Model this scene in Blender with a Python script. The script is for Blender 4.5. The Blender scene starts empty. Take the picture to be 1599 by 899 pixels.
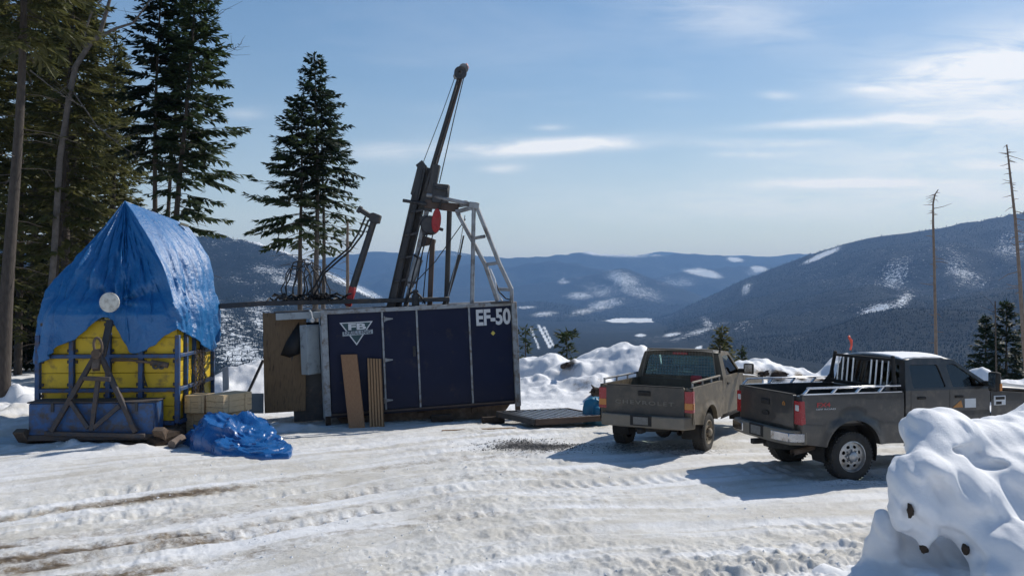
import bpy, bmesh, math, random
import numpy as np
from mathutils import Vector, Matrix

SC = bpy.context.scene
COL = SC.collection
R = math.radians
random.seed(7)

# ------------------------------------------------------------------ camera
F, CX, CY, H = 1350.0, 799.5, 449.5, 3.05
PITCH = math.atan(20.5 / F)
cam = bpy.data.cameras.new('camera'); camo = bpy.data.objects.new('camera', cam); COL.objects.link(camo)
cam.sensor_width = 36; cam.lens = F / 1599 * 36; cam.clip_start = 0.1; cam.clip_end = 60000
camo.location = (0, 0, H); camo.rotation_euler = (math.pi / 2 + PITCH, 0, 0)
SC.camera = camo

def P(px, py, D):
    """world point seen at photo pixel (px,py) whose distance along +Y is D"""
    x = (px - CX) / F; y = -(py - CY) / F
    d = Vector((x, math.cos(PITCH) - y * math.sin(PITCH), math.sin(PITCH) + y * math.cos(PITCH)))
    return Vector((0, 0, H)) + d * (D / d.y)

# ------------------------------------------------------------------ sky and sun
SUN_AZ, SUN_EL = R(52), R(43)           # azimuth to the right of +Y
w = bpy.data.worlds.new('World'); SC.world = w; w.use_nodes = True
nt = w.node_tree; nt.nodes.clear()
def wn(t, **k):
    n = nt.nodes.new(t)
    for a, b in k.items(): setattr(n, a, b)
    return n
def lk(a, b): nt.links.new(a, b)
def val(a, sock):
    if isinstance(a, (int, float)): sock.default_value = a
    else: lk(a, sock)
def m(op, a, b=0.0, c=0.0, clamp=False):
    n = wn('ShaderNodeMath', operation=op, use_clamp=clamp)
    val(a, n.inputs[0]); val(b, n.inputs[1]); val(c, n.inputs[2])
    return n.outputs[0]
sky = wn('ShaderNodeTexSky', sky_type='NISHITA', sun_disc=False, sun_elevation=SUN_EL, sun_rotation=SUN_AZ,
         altitude=1000.0, air_density=1.25, dust_density=1.2, ozone_density=1.0)
tc = wn('ShaderNodeTexCoord'); sep = wn('ShaderNodeSeparateXYZ'); lk(tc.outputs['Generated'], sep.inputs[0])
X, Y, Z = sep.outputs
yy = m('MAXIMUM', Y, 0.08)
U = m('DIVIDE', X, yy); V = m('DIVIDE', Z, yy)
def cnoise(su, sv, scale, detail=5, rough=0.6, off=0.0):
    c = wn('ShaderNodeCombineXYZ'); val(m('MULTIPLY_ADD', U, su, off), c.inputs[0]); val(m('MULTIPLY', V, sv), c.inputs[1])
    n = wn('ShaderNodeTexNoise'); n.inputs['Scale'].default_value = scale
    n.inputs['Detail'].default_value = detail; n.inputs['Roughness'].default_value = rough
    n.inputs['Distortion'].default_value = 0.4
    lk(c.outputs[0], n.inputs['Vector']); return n.outputs[0]
fine = cnoise(1.0, 5.0, 9.0, 7, 0.62)
wide = cnoise(1.0, 4.0, 2.6, 5, 0.6, 3.3)
wob = cnoise(1.0, 2.0, 5.0, 3, 0.5, 7.1)
total = None
# streaks of cirrus: centre px, centre py, half length, half height, slope, strength, softness
for (cx, cy, sx, sy, sl, st, soft) in [
        (815, 227, 190, 12, -0.03, 0.8, .5), (895, 226, 80, 9, -0.02, .8, .45), (785, 258, 30, 7, -.05, .5, .4),
        (862, 199, 26, 5, 0, .4, .4), (1345, 188, 150, 8, -0.05, .85, .25), (1345, 286, 150, 8, -0.012, 1.0, .15),
        (1550, 116, 190, 36, -0.12, 1.35, .4), (1590, 180, 170, 24, -.04, 1.0, .4), (1620, 70, 220, 50, -.1, .5, .6),
        (1480, 245, 260, 40, -.05, .42, .5), (1200, 222, 95, 7, -.01, .4, .5), (1150, 25, 150, 45, .15, .35, .6),
        (1040, 150, 60, 7, 0, .22, .5), (1215, 147, 28, 6, 0, .5, .4), (1580, 300, 240, 26, 0, .35, .5),
        (1590, 258, 90, 8, 0, .5, .35), (1360, 140, 30, 5, 0, .35, .5), (1180, 240, 70, 6, 0, .35, .5),
        (380, 178, 30, 8, 0, .25, .6), (600, 245, 60, 16, 0, .25, .6), (1250, 320, 420, 28, 0, .28, .6)]:
    u0 = (cx - CX) / F; v0 = (470 - cy) / F
    du = m('MULTIPLY', m('SUBTRACT', U, u0), F / sx)
    dv0 = m('SUBTRACT', V, v0)
    dv1 = m('MULTIPLY_ADD', m('SUBTRACT', U, u0), sl, dv0)
    dv2 = m('MULTIPLY_ADD', m('SUBTRACT', wob, 0.5), 22 / F, dv1)
    dv = m('MULTIPLY', dv2, F / sy)
    d2 = m('ADD', m('MULTIPLY', du, du), m('MULTIPLY', dv, dv))
    g = m('MULTIPLY', m('EXPONENT', m('MULTIPLY', d2, -1.1)), st)
    nf = m('MULTIPLY_ADD', m('SUBTRACT', fine, 0.5), 4.2 * soft + .8, 0.75, True)
    g = m('MULTIPLY', g, nf)
    total = g if total is None else m('ADD', total, g)
veil = m('MULTIPLY', m('SUBTRACT', wide, 0.5, 0, True), 0.5)
veil = m('MULTIPLY', veil, m('MULTIPLY_ADD', U, 0.6, 0.75, True))
total = m('ADD', total, veil)
low_veil = m('MULTIPLY', m('EXPONENT', m('MULTIPLY', m('MAXIMUM', Z, 0.0), -7.0)), 0.58)
low_veil = m('MULTIPLY', low_veil, m('MULTIPLY_ADD', m('SUBTRACT', wide, .5), 1.2, 1.0, True))
total = m('MULTIPLY', total, m('MULTIPLY', V, 14.0, 0, True))
total = m('MINIMUM', m('ADD', total, low_veil), 0.93)
mix = wn('ShaderNodeMix', data_type='RGBA', clamp_factor=True)
hs_ = wn('ShaderNodeHueSaturation'); hs_.inputs['Saturation'].default_value = 1.34; lk(sky.outputs[0], hs_.inputs['Color'])
lk(total, mix.inputs[0]); lk(hs_.outputs[0], mix.inputs[6]); mix.inputs[7].default_value = (10.4, 10.6, 10.9, 1)
bg = wn('ShaderNodeBackground'); bg.inputs[1].default_value = 0.11
lk(mix.outputs[2], bg.inputs[0])
out = wn('ShaderNodeOutputWorld'); lk(bg.outputs[0], out.inputs[0])

sl = bpy.data.lights.new('sun', 'SUN'); sl.energy = 5.0; sl.angle = R(0.53); sl.color = (1.0, 0.955, 0.88)
so = bpy.data.objects.new('sun', sl); COL.objects.link(so)
sdir = Vector((math.sin(SUN_AZ) * math.cos(SUN_EL), math.cos(SUN_AZ) * math.cos(SUN_EL), math.sin(SUN_EL)))
so.rotation_euler = sdir.to_track_quat('Z', 'Y').to_euler(); so.location = sdir * 60

vs = SC.view_settings; vs.view_transform = 'Standard'; vs.look = 'None'; vs.exposure = -0.12; vs.gamma = 1.0
SC.cycles.use_denoising = True
SC.cycles.max_bounces = 6; SC.cycles.transparent_max_bounces = 12; SC.cycles.volume_bounces = 0
SC.cycles.caustics_reflective = False; SC.cycles.caustics_refractive = False
SC.cycles.sample_clamp_indirect = 6

# ------------------------------------------------------------------ materials
MATS = {}
def mat(name, c1, c2=None, scale=4.0, rough=0.6, rough2=None, metal=0.0, bump=0.0, bscale=30.0, bdist=0.01,
        dirt=None, damt=0.0, dscale=3.0, dlow=None, spec=0.5, stretch=(1, 1, 1), coat=0.0, thresh=None, bdetail=4):
    M = bpy.data.materials.new(name); M.use_nodes = True; t = M.node_tree
    b = t.nodes['Principled BSDF']; L = t.links.new; N = t.nodes.new
    co = N('ShaderNodeTexCoord'); mp = N('ShaderNodeMapping'); mp.inputs['Scale'].default_value = stretch
    L(co.outputs['Object'], mp.inputs[0])
    def noise(s, d=4, r=0.6):
        n = N('ShaderNodeTexNoise'); n.inputs['Scale'].default_value = s; n.inputs['Detail'].default_value = d
        n.inputs['Roughness'].default_value = r; L(mp.outputs[0], n.inputs['Vector']); return n.outputs[0]
    def ramp(x, lo, hi):
        r = N('ShaderNodeMapRange'); r.inputs[1].default_value = lo; r.inputs[2].default_value = hi; L(x, r.inputs[0]); return r.outputs[0]
    def mixc(f, a, bb):
        x = N('ShaderNodeMix'); x.data_type = 'RGBA'; L(f, x.inputs[0])
        for s, v in ((6, a), (7, bb)):
            if isinstance(v, tuple): x.inputs[s].default_value = (*v, 1)
            else: L(v, x.inputs[s])
        return x.outputs[2]
    c2 = c2 or tuple(x * 0.8 for x in c1)
    f = ramp(noise(scale), *(thresh or (0.3, 0.7)))
    colr = mixc(f, c1, c2)
    if dirt:
        d = ramp(noise(dscale, 7, 0.68), 0.62 - damt * 0.5, 0.78 - damt * 0.4)
        if dlow:
            s = N('ShaderNodeSeparateXYZ'); L(co.outputs['Object'], s.inputs[0])
            z = ramp(s.outputs[2], dlow[1], dlow[0])
            a = N('ShaderNodeMath'); a.operation = 'MULTIPLY_ADD'; a.use_clamp = True
            L(z, a.inputs[0]); a.inputs[1].default_value = dlow[2]; L(d, a.inputs[2]); d = a.outputs[0]
            q = N('ShaderNodeMath'); q.operation = 'MULTIPLY'; L(d, q.inputs[0]); q.inputs[1].default_value = dlow[3]; d = q.outputs[0]
        colr = mixc(d, colr, dirt)
    L(colr, b.inputs['Base Color'])
    b.inputs['Metallic'].default_value = metal; b.inputs['Specular IOR Level'].default_value = spec
    b.inputs['Coat Weight'].default_value = coat
    rr = N('ShaderNodeMapRange'); L(noise(scale * 1.7), rr.inputs[0])
    rr.inputs[1].default_value = .3; rr.inputs[2].default_value = .7
    rr.inputs[3].default_value = rough; rr.inputs[4].default_value = rough2 if rough2 is not None else min(1, rough + .12)
    L(rr.outputs[0], b.inputs['Roughness'])
    if bump:
        bp = N('ShaderNodeBump'); bp.inputs['Strength'].default_value = bump; bp.inputs['Distance'].default_value = bdist
        L(noise(bscale, bdetail), bp.inputs['Height']); L(bp.outputs[0], b.inputs['Normal'])
    MATS[name] = M
    return M

def glassmat(name, tint, refl=1.0):
    M = bpy.data.materials.new(name); M.use_nodes = True; t = M.node_tree; t.nodes.clear()
    N = t.nodes.new; L = t.links.new
    tr = N('ShaderNodeBsdfTransparent'); tr.inputs[0].default_value = (*tint, 1)
    gl = N('ShaderNodeBsdfGlossy'); gl.inputs['Roughness'].default_value = 0.03
    fr = N('ShaderNodeFresnel'); fr.inputs[0].default_value = 1.9
    mx = N('ShaderNodeMixShader'); L(fr.outputs[0], mx.inputs[0]); L(tr.outputs[0], mx.inputs[1]); L(gl.outputs[0], mx.inputs[2])
    o = N('ShaderNodeOutputMaterial'); L(mx.outputs[0], o.inputs[0]); MATS[name] = M; return M

mat('navy_paint', (.0035, .008, .030), (.0045, .010, .036), 2.0, .45, .6, spec=.22, dirt=(.05, .042, .036), damt=.10, dscale=2.6, dlow=(.2, .9, .35, .6), bump=.22, bscale=2.2, bdist=.02)
mat('grey_trim', (.30, .33, .35), (.22, .24, .26), 5, .5, dirt=(.12, .085, .06), damt=.3, dscale=6)
mat('cabinet_grey', (.32, .36, .38), (.26, .30, .32), 3, .5, dirt=(.10, .09, .08), damt=.15)
mat('rusty_steel', (.075, .055, .04), (.13, .085, .055), 6, .75, bump=.3, bscale=40, dirt=(.17, .13, .10), damt=.25)
mat('dark_steel', (.022, .023, .026), (.045, .045, .047), 5, .5, bump=.15, bscale=30, dirt=(.10, .075, .055), damt=.18)
mat('mast_steel', (.026, .027, .029), (.055, .055, .055), 3, .5, bump=.2, bscale=20, dirt=(.09, .075, .062), damt=.22, stretch=(1, 1, .3))
mat('galvanised', (.34, .35, .36), (.24, .25, .26), 4, .45, metal=.3, dirt=(.12, .10, .085), damt=.3)
mat('brown_steel', (.06, .042, .034), (.09, .06, .045), 4, .7, bump=.2)
mat('red_paint', (.42, .022, .025), (.32, .02, .02), 5, .45, dirt=(.08, .05, .04), damt=.15)
mat('orange_paint', (.8, .22, .12), (.7, .17, .1), 5, .5)
mat('black_rubber', (.012, .012, .013), (.024, .023, .023), 8, .6, bump=.2)
mat('plywood', (.21, .135, .07), (.15, .095, .05), 6, .75, stretch=(7, 7, .35), bump=.15, bscale=20, dirt=(.05, .035, .025), damt=.16)
mat('new_wood', (.58, .44, .26), (.48, .35, .20), 6, .7, stretch=(1, 6, 6), bump=.15, bscale=30, dirt=(.25, .17, .10), damt=.12)
mat('red_board', (.33, .18, .09), (.25, .13, .065), 8, .75, stretch=(6, 6, .5), bump=.25, bscale=30)
mat('slat_wood', (.36, .22, .11), (.28, .16, .08), 8, .75, stretch=(6, 6, .5), bump=.2)
mat('slat_dark', (.10, .06, .03), (.14, .08, .04), 8, .8)
mat('yellow_panel', (.66, .46, .018), (.56, .38, .015), 3, .5, dirt=(.20, .13, .035), damt=.2, dscale=3.5, bump=.08, bscale=8)
mat('blue_frame', (.018, .060, .16), (.025, .085, .21), 4, .5, dirt=(.075, .055, .045), damt=.3, dscale=7)
mat('blue_box', (.02, .085, .24), (.03, .11, .28), 3, .5, dirt=(.06, .055, .055), damt=.38, dscale=4)
mat('frame_worn', (.035, .045, .065), (.06, .048, .04), 6, .65, dirt=(.085, .06, .045), damt=.4, dscale=9)
mat('tarp', (.007, .105, .29), (.010, .13, .34), 3, .34, .42, bump=.75, bscale=16, bdist=.03, bdetail=8, spec=.6)
mat('tarp_heap', (.008, .085, .27), (.012, .105, .32), 3, .22, .34, bump=.45, bscale=14, bdist=.02, spec=.7)
mat('teal_tarp', (.02, .13, .22), (.03, .19, .30), 3, .4, bump=.4, bscale=12)
mat('white_disc', (.62, .62, .57), (.50, .50, .46), 9, .6, dirt=(.3, .28, .24), damt=.25, dscale=8)
mat('truck_grey', (.031, .029, .028), (.038, .036, .034), 3, .3, .38, coat=.35, dirt=(.11, .094, .072), damt=.25, dscale=4, dlow=(.3, 1.5, .5, .6))
mat('truck_tan', (.072, .058, .037), (.09, .073, .048), 3, .5, .6, dirt=(.20, .155, .10), damt=.26, dscale=4, dlow=(.3, 1.6, .5, .8))
mat('tailgate_tan', (.050, .046, .042), (.075, .066, .055), 2.5, .55, .7, dirt=(.14, .115, .085), damt=.3, dscale=3, dlow=(.3, 1.6, .3, .7))
mat('bumper_dirty', (.16, .14, .11), (.24, .20, .15), 4, .5, .7, dirt=(.20, .165, .12), damt=.4)
mat('chrome', (.55, .55, .56), (.45, .45, .46), 4, .16, .3, metal=1, dirt=(.24, .20, .15), damt=.22, dscale=5)
mat('alloy', (.50, .50, .50), (.36, .35, .34), 6, .3, .45, metal=.7, dirt=(.2, .17, .13), damt=.25)
mat('rim_dusty', (.30, .25, .18), (.22, .18, .13), 6, .6, dirt=(.1, .085, .06), damt=.3)
mat('aluminium', (.72, .73, .75), (.6, .6, .62), 5, .25, .35, metal=.85)
mat('tyre', (.022, .021, .020), (.05, .045, .038), 5, .8, bump=.3, bscale=30)
mat('chassis', (.014, .013, .012), (.035, .03, .025), 5, .8)
mat('interior', (.018, .018, .02), (.03, .03, .032), 5, .8)
mat('seat_cloth', (.05, .05, .055), (.07, .07, .07), 8, .9)
mat('lamp_red', (.36, .012, .02), (.30, .01, .015), 5, .2, spec=.7)
mat('lamp_amber', (.55, .20, .03), (.5, .17, .02), 5, .2, spec=.7)
mat('lamp_clear', (.6, .6, .58), None, 5, .2)
mat('decal_white', (.62, .64, .66), (.52, .54, .56), 9, .6)
mat('decal_grey', (.34, .39, .43), (.28, .33, .37), 9, .6)
mat('decal_teal', (.015, .05, .06), (.02, .06, .07), 9, .6)
mat('decal_red', (.45, .05, .05), None, 9, .5)
mat('plate_dirty', (.20, .19, .175), (.15, .14, .12), 20, .6)
mat('decal_faint', (.20, .18, .145), (.15, .135, .11), 14, .6)
mat('decal_yellow', (.6, .5, .1), None, 9, .5)
mat('decal_orange', (.45, .2, .05), None, 9, .5)
mat('bark', (.085, .072, .062), (.16, .14, .125), 7, .95, stretch=(3, 3, .8), bump=.8, bscale=14, bdist=.03)
mat('bark_dark', (.045, .036, .03), (.085, .07, .058), 7, .95, stretch=(3, 3, .8), bump=.8, bscale=14, bdist=.03)
mat('birch_bark', (.15, .13, .115), (.085, .075, .065), 7, .9, bump=.4, bscale=14)
mat('dead_wood', (.13, .095, .075), (.20, .16, .13), 8, .9, bump=.5, bscale=16)
mat('log_brown', (.055, .035, .022), (.025, .017, .012), 9, .9, bump=.6, bscale=14, bdist=.03)
mat('ribbon', (.8, .10, .06), None, 5, .5)
mat('sheet_white', (.55, .58, .62), None, 4, .5)
mat('gravel', (.055, .052, .05), (.13, .125, .12), 30, .9)
glassmat('glass_tint', (.10, .12, .12)); glassmat('glass_clear', (.62, .78, .72)); glassmat('glass_mid', (.42, .54, .52))

def foliage_mat(name, a, b):
    M = mat(name, a, b, 1.3, .55, .7, spec=.35)
    t = M.node_tree; bs = t.nodes['Principled BSDF']; src = bs.inputs['Base Color'].links[0].from_socket
    tl = t.nodes.new('ShaderNodeBsdfTranslucent'); hs = t.nodes.new('ShaderNodeHueSaturation'); hs.inputs['Value'].default_value = 1.7; t.links.new(src, hs.inputs['Color']); t.links.new(hs.outputs[0], tl.inputs[0])
    mx = t.nodes.new('ShaderNodeMixShader'); mx.inputs[0].default_value = .30; t.links.new(bs.outputs[0], mx.inputs[1]); t.links.new(tl.outputs[0], mx.inputs[2])
    t.links.new(mx.outputs[0], t.nodes['Material Output'].inputs['Surface'])
    return M
foliage_mat('needles', (.016, .030, .012), (.040, .058, .020))
foliage_mat('needles_warm', (.042, .052, .016), (.11, .105, .034))
foliage_mat('needles_dark', (.009, .020, .012), (.022, .038, .018))

# ------------------------------------------------------------------ mesh helpers
FR = {}                       # frames of things and parts
def props(o, label=None, cat=None, group=None, kind=None):
    if label: o['label'] = label
    if cat: o['category'] = cat
    if group: o['group'] = group
    if kind: o['kind'] = kind
    return o
def thing(name, label, cat, M=None, group=None):
    o = bpy.data.objects.new(name, None); COL.objects.link(o)
    o.empty_display_size = .3
    M = M if isinstance(M, Matrix) else Matrix.Translation(Vector(M or (0, 0, 0)))
    o.matrix_world = M; FR[o.name] = M.copy()
    return props(o, label, cat, group)

def basis(d, up=None):
    d = Vector(d).normalized(); up = Vector(up or (0, 0, 1))
    if abs(d.dot(up)) > .99: up = Vector((0, 1, 0))
    s = d.cross(up).normalized(); u = s.cross(d).normalized()
    return s, u, d

class MB:
    def __init__(self): self.v = []; self.f = []; self.mi = []; self.cur = 0
    def add(self, vs, fs):
        k = len(self.v); self.v += [tuple(v) for v in vs]
        self.f += [tuple(k + i for i in f) for f in fs]; self.mi += [self.cur] * len(fs); return self
    def box(self, c, s, rot=None):
        c = Vector(c); vs = []
        for z in (-.5, .5):
            for x, y in ((-.5, -.5), (.5, -.5), (.5, .5), (-.5, .5)):
                p = Vector((x * s[0], y * s[1], z * s[2]))
                if rot: p = rot @ p
                vs.append(c + p)
        return self.add(vs, [(3, 2, 1, 0), (4, 5, 6, 7), (0, 1, 5, 4), (1, 2, 6, 5), (2, 3, 7, 6), (3, 0, 4, 7)])
    def bar(self, p, q, w, h=None, up=None):
        p = Vector(p); q = Vector(q); h = h or w; s, u, d = basis(q - p, up); vs = []
        for e in (p, q):
            for a, b in ((-.5, -.5), (.5, -.5), (.5, .5), (-.5, .5)): vs.append(e + s * a * w + u * b * h)
        return self.add(vs, [(3, 2, 1, 0), (4, 5, 6, 7), (0, 1, 5, 4), (1, 2, 6, 5), (2, 3, 7, 6), (3, 0, 4, 7)])
    def tube(self, pts, r, n=8, cap=True):
        pts = [Vector(p) for p in pts]; k = len(pts)
        rs = r if isinstance(r, (list, tuple)) else [r] * k
        vs = []; ref = None
        for i, p in enumerate(pts):
            d = (pts[min(i + 1, k - 1)] - pts[max(i - 1, 0)]).normalized()
            if ref is None: s, u, _ = basis(d)
            else:
                s = (ref - d * ref.dot(d)); s = s.normalized() if s.length > 1e-6 else basis(d)[0]; u = s.cross(d).normalized()
            ref = s
            for j in range(n):
                a = 2 * math.pi * j / n; vs.append(p + (s * math.cos(a) + u * math.sin(a)) * rs[i])
        fs = [(i * n + j, i * n + (j + 1) % n, (i + 1) * n + (j + 1) % n, (i + 1) * n + j) for i in range(k - 1) for j in range(n)]
        if cap: fs += [tuple(range(n))[::-1], tuple((k - 1) * n + j for j in range(n))]
        return self.add(vs, fs)
    def lathe(self, prof, c, axis, n=24, close=False):
        """prof: (radius, along) list"""
        s, u, d = basis(axis); c = Vector(c); vs = []; k = len(prof)
        for r, t in prof:
            for j in range(n):
                a = 2 * math.pi * j / n; vs.append(c + d * t + (s * math.cos(a) + u * math.sin(a)) * r)
        kk = k if close else k - 1
        fs = [(i * n + j, i * n + (j + 1) % n, ((i + 1) % k) * n + (j + 1) % n, ((i + 1) % k) * n + j) for i in range(kk) for j in range(n)]
        return self.add(vs, fs)
    def plate(self, outer, holes=(), t=.03, fn=None, y0=0.0):
        """polygon with holes in local x,z; thickness t along y; fn maps (x,y,z)"""
        bm = bmesh.new(); es = []
        for loop in [outer, *holes]:
            vv = [bm.verts.new((x, 0, z)) for x, z in loop]
            es += [bm.edges.new((vv[i], vv[(i + 1) % len(vv)])) for i in range(len(vv))]
        bmesh.ops.triangle_fill(bm, use_beauty=True, use_dissolve=False, edges=es, normal=(0, -1, 0))
        bm.verts.ensure_lookup_table(); bm.verts.index_update()
        vs = [tuple(v.co) for v in bm.verts]; tri = [[v.index for v in f.verts] for f in bm.faces]
        bnd = [(e.verts[0].index, e.verts[1].index) for e in bm.edges if len(e.link_faces) == 1]
        bm.free(); n = len(vs)
        allv = [(x, y0, z) for x, y, z in vs] + [(x, y0 + t, z) for x, y, z in vs]
        if fn: allv = [fn(*v) for v in allv]
        fs = [tuple(f) for f in tri] + [tuple(n + i for i in f[::-1]) for f in tri] + [(a, b, n + b, n + a) for a, b in bnd]
        return self.add(allv, fs)
    def grid(self, pts):
        """pts[i][j] -> sheet"""
        a = len(pts); b = len(pts[0])
        return self.add([p for r in pts for p in r], [(i * b + j, i * b + j + 1, (i + 1) * b + j + 1, (i + 1) * b + j) for i in range(a - 1) for j in range(b - 1)])
    def build(self, name, mats, parent=None, world=False, smooth=35, bevel=0, solid=0, fixn=True, seg=1):
        me = bpy.data.meshes.new(name)
        vs = self.v
        if world and parent is not None:
            I = FR[parent.name].inverted(); vs = [tuple(I @ Vector(v)) for v in vs]
        me.from_pydata(vs, [], self.f)
        for mm in (mats if isinstance(mats, (list, tuple)) else [mats]): me.materials.append(MATS[mm])
        if len(me.materials) > 1: me.polygons.foreach_set('material_index', self.mi)
        if fixn:
            bm = bmesh.new(); bm.from_mesh(me); bmesh.ops.recalc_face_normals(bm, faces=bm.faces[:]); bm.to_mesh(me); bm.free()
        if smooth:
            me.shade_smooth(); me.set_sharp_from_angle(angle=R(smooth))
        o = bpy.data.objects.new(name, me); COL.objects.link(o)
        if parent is not None:
            o.parent = parent; FR[o.name] = FR[parent.name]
        if solid:
            md = o.modifiers.new('solid', 'SOLIDIFY'); md.thickness = solid; md.offset = -1
        if bevel:
            md = o.modifiers.new('bevel', 'BEVEL'); md.width = bevel; md.segments = seg; md.limit_method = 'ANGLE'; md.angle_limit = R(35)
            md.harden_normals = False
        return o

def solo(mb, name, matn, label, cat, group=None, **k):
    """a one-piece thing given in world coordinates, origin at its base"""
    xs = np.array(mb.v); c = Vector(((xs[:, 0].min() + xs[:, 0].max()) / 2, (xs[:, 1].min() + xs[:, 1].max()) / 2, xs[:, 2].min()))
    mb.v = [tuple(Vector(v) - c) for v in mb.v]
    o = mb.build(name, matn, None, **k); o.location = c
    return props(o, label, cat, group)

def text_mb(s, size, t=.004, off=0.0, sx=1.0, align='LEFT', spacing=1.0):
    cu = bpy.data.curves.new('text', 'FONT'); cu.body = s; cu.size = size; cu.offset = off; cu.extrude = t / 2; cu.resolution_u = 3
    cu.align_x = align; cu.space_character = spacing
    ob = bpy.data.objects.new('text', cu); COL.objects.link(ob)
    bpy.context.view_layer.update()
    me = bpy.data.meshes.new_from_object(ob.evaluated_get(bpy.context.evaluated_depsgraph_get()))
    vs = [(v.co.x * sx, v.co.y, v.co.z) for v in me.vertices]; fs = [tuple(p.vertices) for p in me.polygons]
    bpy.data.objects.remove(ob); bpy.data.curves.remove(cu); bpy.data.meshes.remove(me)
    return vs, fs

def rpoly(pts, r, n=3):
    out = []; k = len(pts)
    for i in range(k):
        p = Vector(pts[i]); a = Vector(pts[i - 1]); b = Vector(pts[(i + 1) % k])
        da = (a - p); db = (b - p); rr = min(r, da.length * .45, db.length * .45)
        A = p + da.normalized() * rr; B = p + db.normalized() * rr
        for j in range(n + 1):
            t = j / n; q = A * (1 - t) ** 2 + p * 2 * t * (1 - t) + B * t * t; out.append((q.x, q.y))
    return out

# ------------------------------------------------------------------ numpy noise
_rng = np.random.RandomState(11); _T = _rng.rand(8, 256, 256)
def vn(x, y, s=0):
    ix = np.floor(x).astype(np.int64); iy = np.floor(y).astype(np.int64); fx = x - ix; fy = y - iy
    fx = fx * fx * fx * (fx * (fx * 6 - 15) + 10); fy = fy * fy * fy * (fy * (fy * 6 - 15) + 10)
    T = _T[s % 8]; a = ix & 255; b = iy & 255; a1 = (ix + 1) & 255; b1 = (iy + 1) & 255
    return (T[a, b] * (1 - fx) + T[a1, b] * fx) * (1 - fy) + (T[a, b1] * (1 - fx) + T[a1, b1] * fx) * fy * 1.0
def fbm(x, y, o=4, s=0, g=.5):
    t = 0; a = 1.0; n = 0
    for i in range(o):
        t = t + a * (vn(x * 2 ** i + 17.3 * i, y * 2 ** i + 5.1 * i, s + i) - .5); n += a; a *= g
    return t / n * 2
def sstep(a, b, x):
    t = np.clip((x - a) / (b - a), 0, 1); return t * t * (3 - 2 * t)

# ------------------------------------------------------------------ ground height
def W2(px, py, D):
    p = P(px, py, D); return p.x, p.y, p.z
LUMPS = []
def lump(px, py, D, rx, ry=None):
    x, y, z = W2(px, py, D); LUMPS.append((x, y, z, rx, ry or rx))
# snow bank on the far right rear edge of the pad
for a in [(835, 556, 31.5, 1.0), (862, 551, 31, .95), (884, 566, 29.5, .8), (908, 556, 29.5, .95), (925, 560, 30, 1.0), (948, 540, 32, 1.15, .8),
          (972, 536, 30, 1.05, 1.0), (990, 541, 29.3, 1.2, .9), (1012, 551, 28.8, 1.3, 1.0), (1035, 566, 28.4, 1.2, 1.0), (960, 560, 29.2, 1.3, 1.1), (925, 585, 28.0, 1.1, .9),
          (835, 585, 29, .9), (850, 600, 28, 1.1, .9), (880, 592, 28.3, 1.2, .8), (900, 606, 27.2, 1.2, .8), (860, 615, 26.8, 1.0, .7), (822, 610, 27.3, .7, .6),
          (930, 622, 26.6, 1.3, .7), (985, 600, 27.5, 1.8, 1.2), (1060, 580, 28, 1.6, 1.2), (1110, 570, 28.5, 1.6, 1.2),
          (848, 588, 28.6, .42, .4), (905, 562, 28.9, .5, .45),
          (1165, 562, 29, .9, .8), (1190, 560, 29.5, 1.0, .8), (1212, 565, 28.8, .9, .8), (1235, 570, 29, .8), (1255, 578, 28.5, .9, .8), (1280, 582, 28, 1.1, .8),
          (1305, 562, 28.2, .55, .6), (1322, 549, 28.4, .62, .6), (1345, 556, 28.6, .8, .7), (1380, 562, 29, 1.1, .8), (1440, 556, 30, .8, .7), (1462, 562, 29.5, .9, .7),
          (1415, 565, 29, 1.0, .8), (1522, 575, 27, .4, .4), (1536, 574, 26.6, .42, .4), (1565, 590, 26, .5, .45), (1592, 602, 25.5, .9, .8), (1620, 596, 26, 1.0), (1500, 580, 28, 1.2, 1), (1660, 590, 27, 2),
          # mound left of the shack
          (400, 570, 27.5, 1.4, 1.1), (375, 585, 27, 1.2, 1.0), (350, 588, 26.5, .8, .8), (430, 560, 28, 1.3, 1.0),
          # snow pushed up round the sled and the rig
          (60, 690, 18.0, .7, .35), (105, 688, 18.1, .5, .3), (150, 693, 17.9, .7, .35), (215, 691, 17.9, .5, .3), (400, 662, 20.8, .55, .35), (440, 657, 21.0, .6, .35), (478, 662, 20.8, .45, .3),
          # left edge
          (5, 605, 24.5, 1.6, 1.0), (26, 601, 24.0, .30, .28), (42, 609, 23.6, .34, .3), (-40, 598, 25, 2.2, 1.2), (15, 630, 22.0, 1.6, 1.3), (-30, 640, 21, 2.0, 1.4), (20, 655, 20.5, 1.3, .9), (95, 612, 25, 2.2, 1.0)]:
    lump(*a)
TRK = [(-4.6, .5), (-3.5, .55), (-2.9, .5), (-1.8, .55), (-.9, .5), (.2, .55), (1.1, .5), (-5.9, .55), (-7.2, .5), (-8.2, .55)]
def trackpath(x):
    return 16.9 + .42 * x - .028 * x * x
def yedge(x):
    return 33.5 - 4.5 * sstep(-2, -6, x)
def falloff(x, y):
    yd = yedge(x) + 16 * sstep(.40, .52, -x / np.maximum(y, 1)); e = np.maximum(np.maximum(y - yd, x - 30), -x - 90)
    e = np.maximum(e, 0)
    return -112 * (1 - np.exp(-e * .45 / 112))
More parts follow.
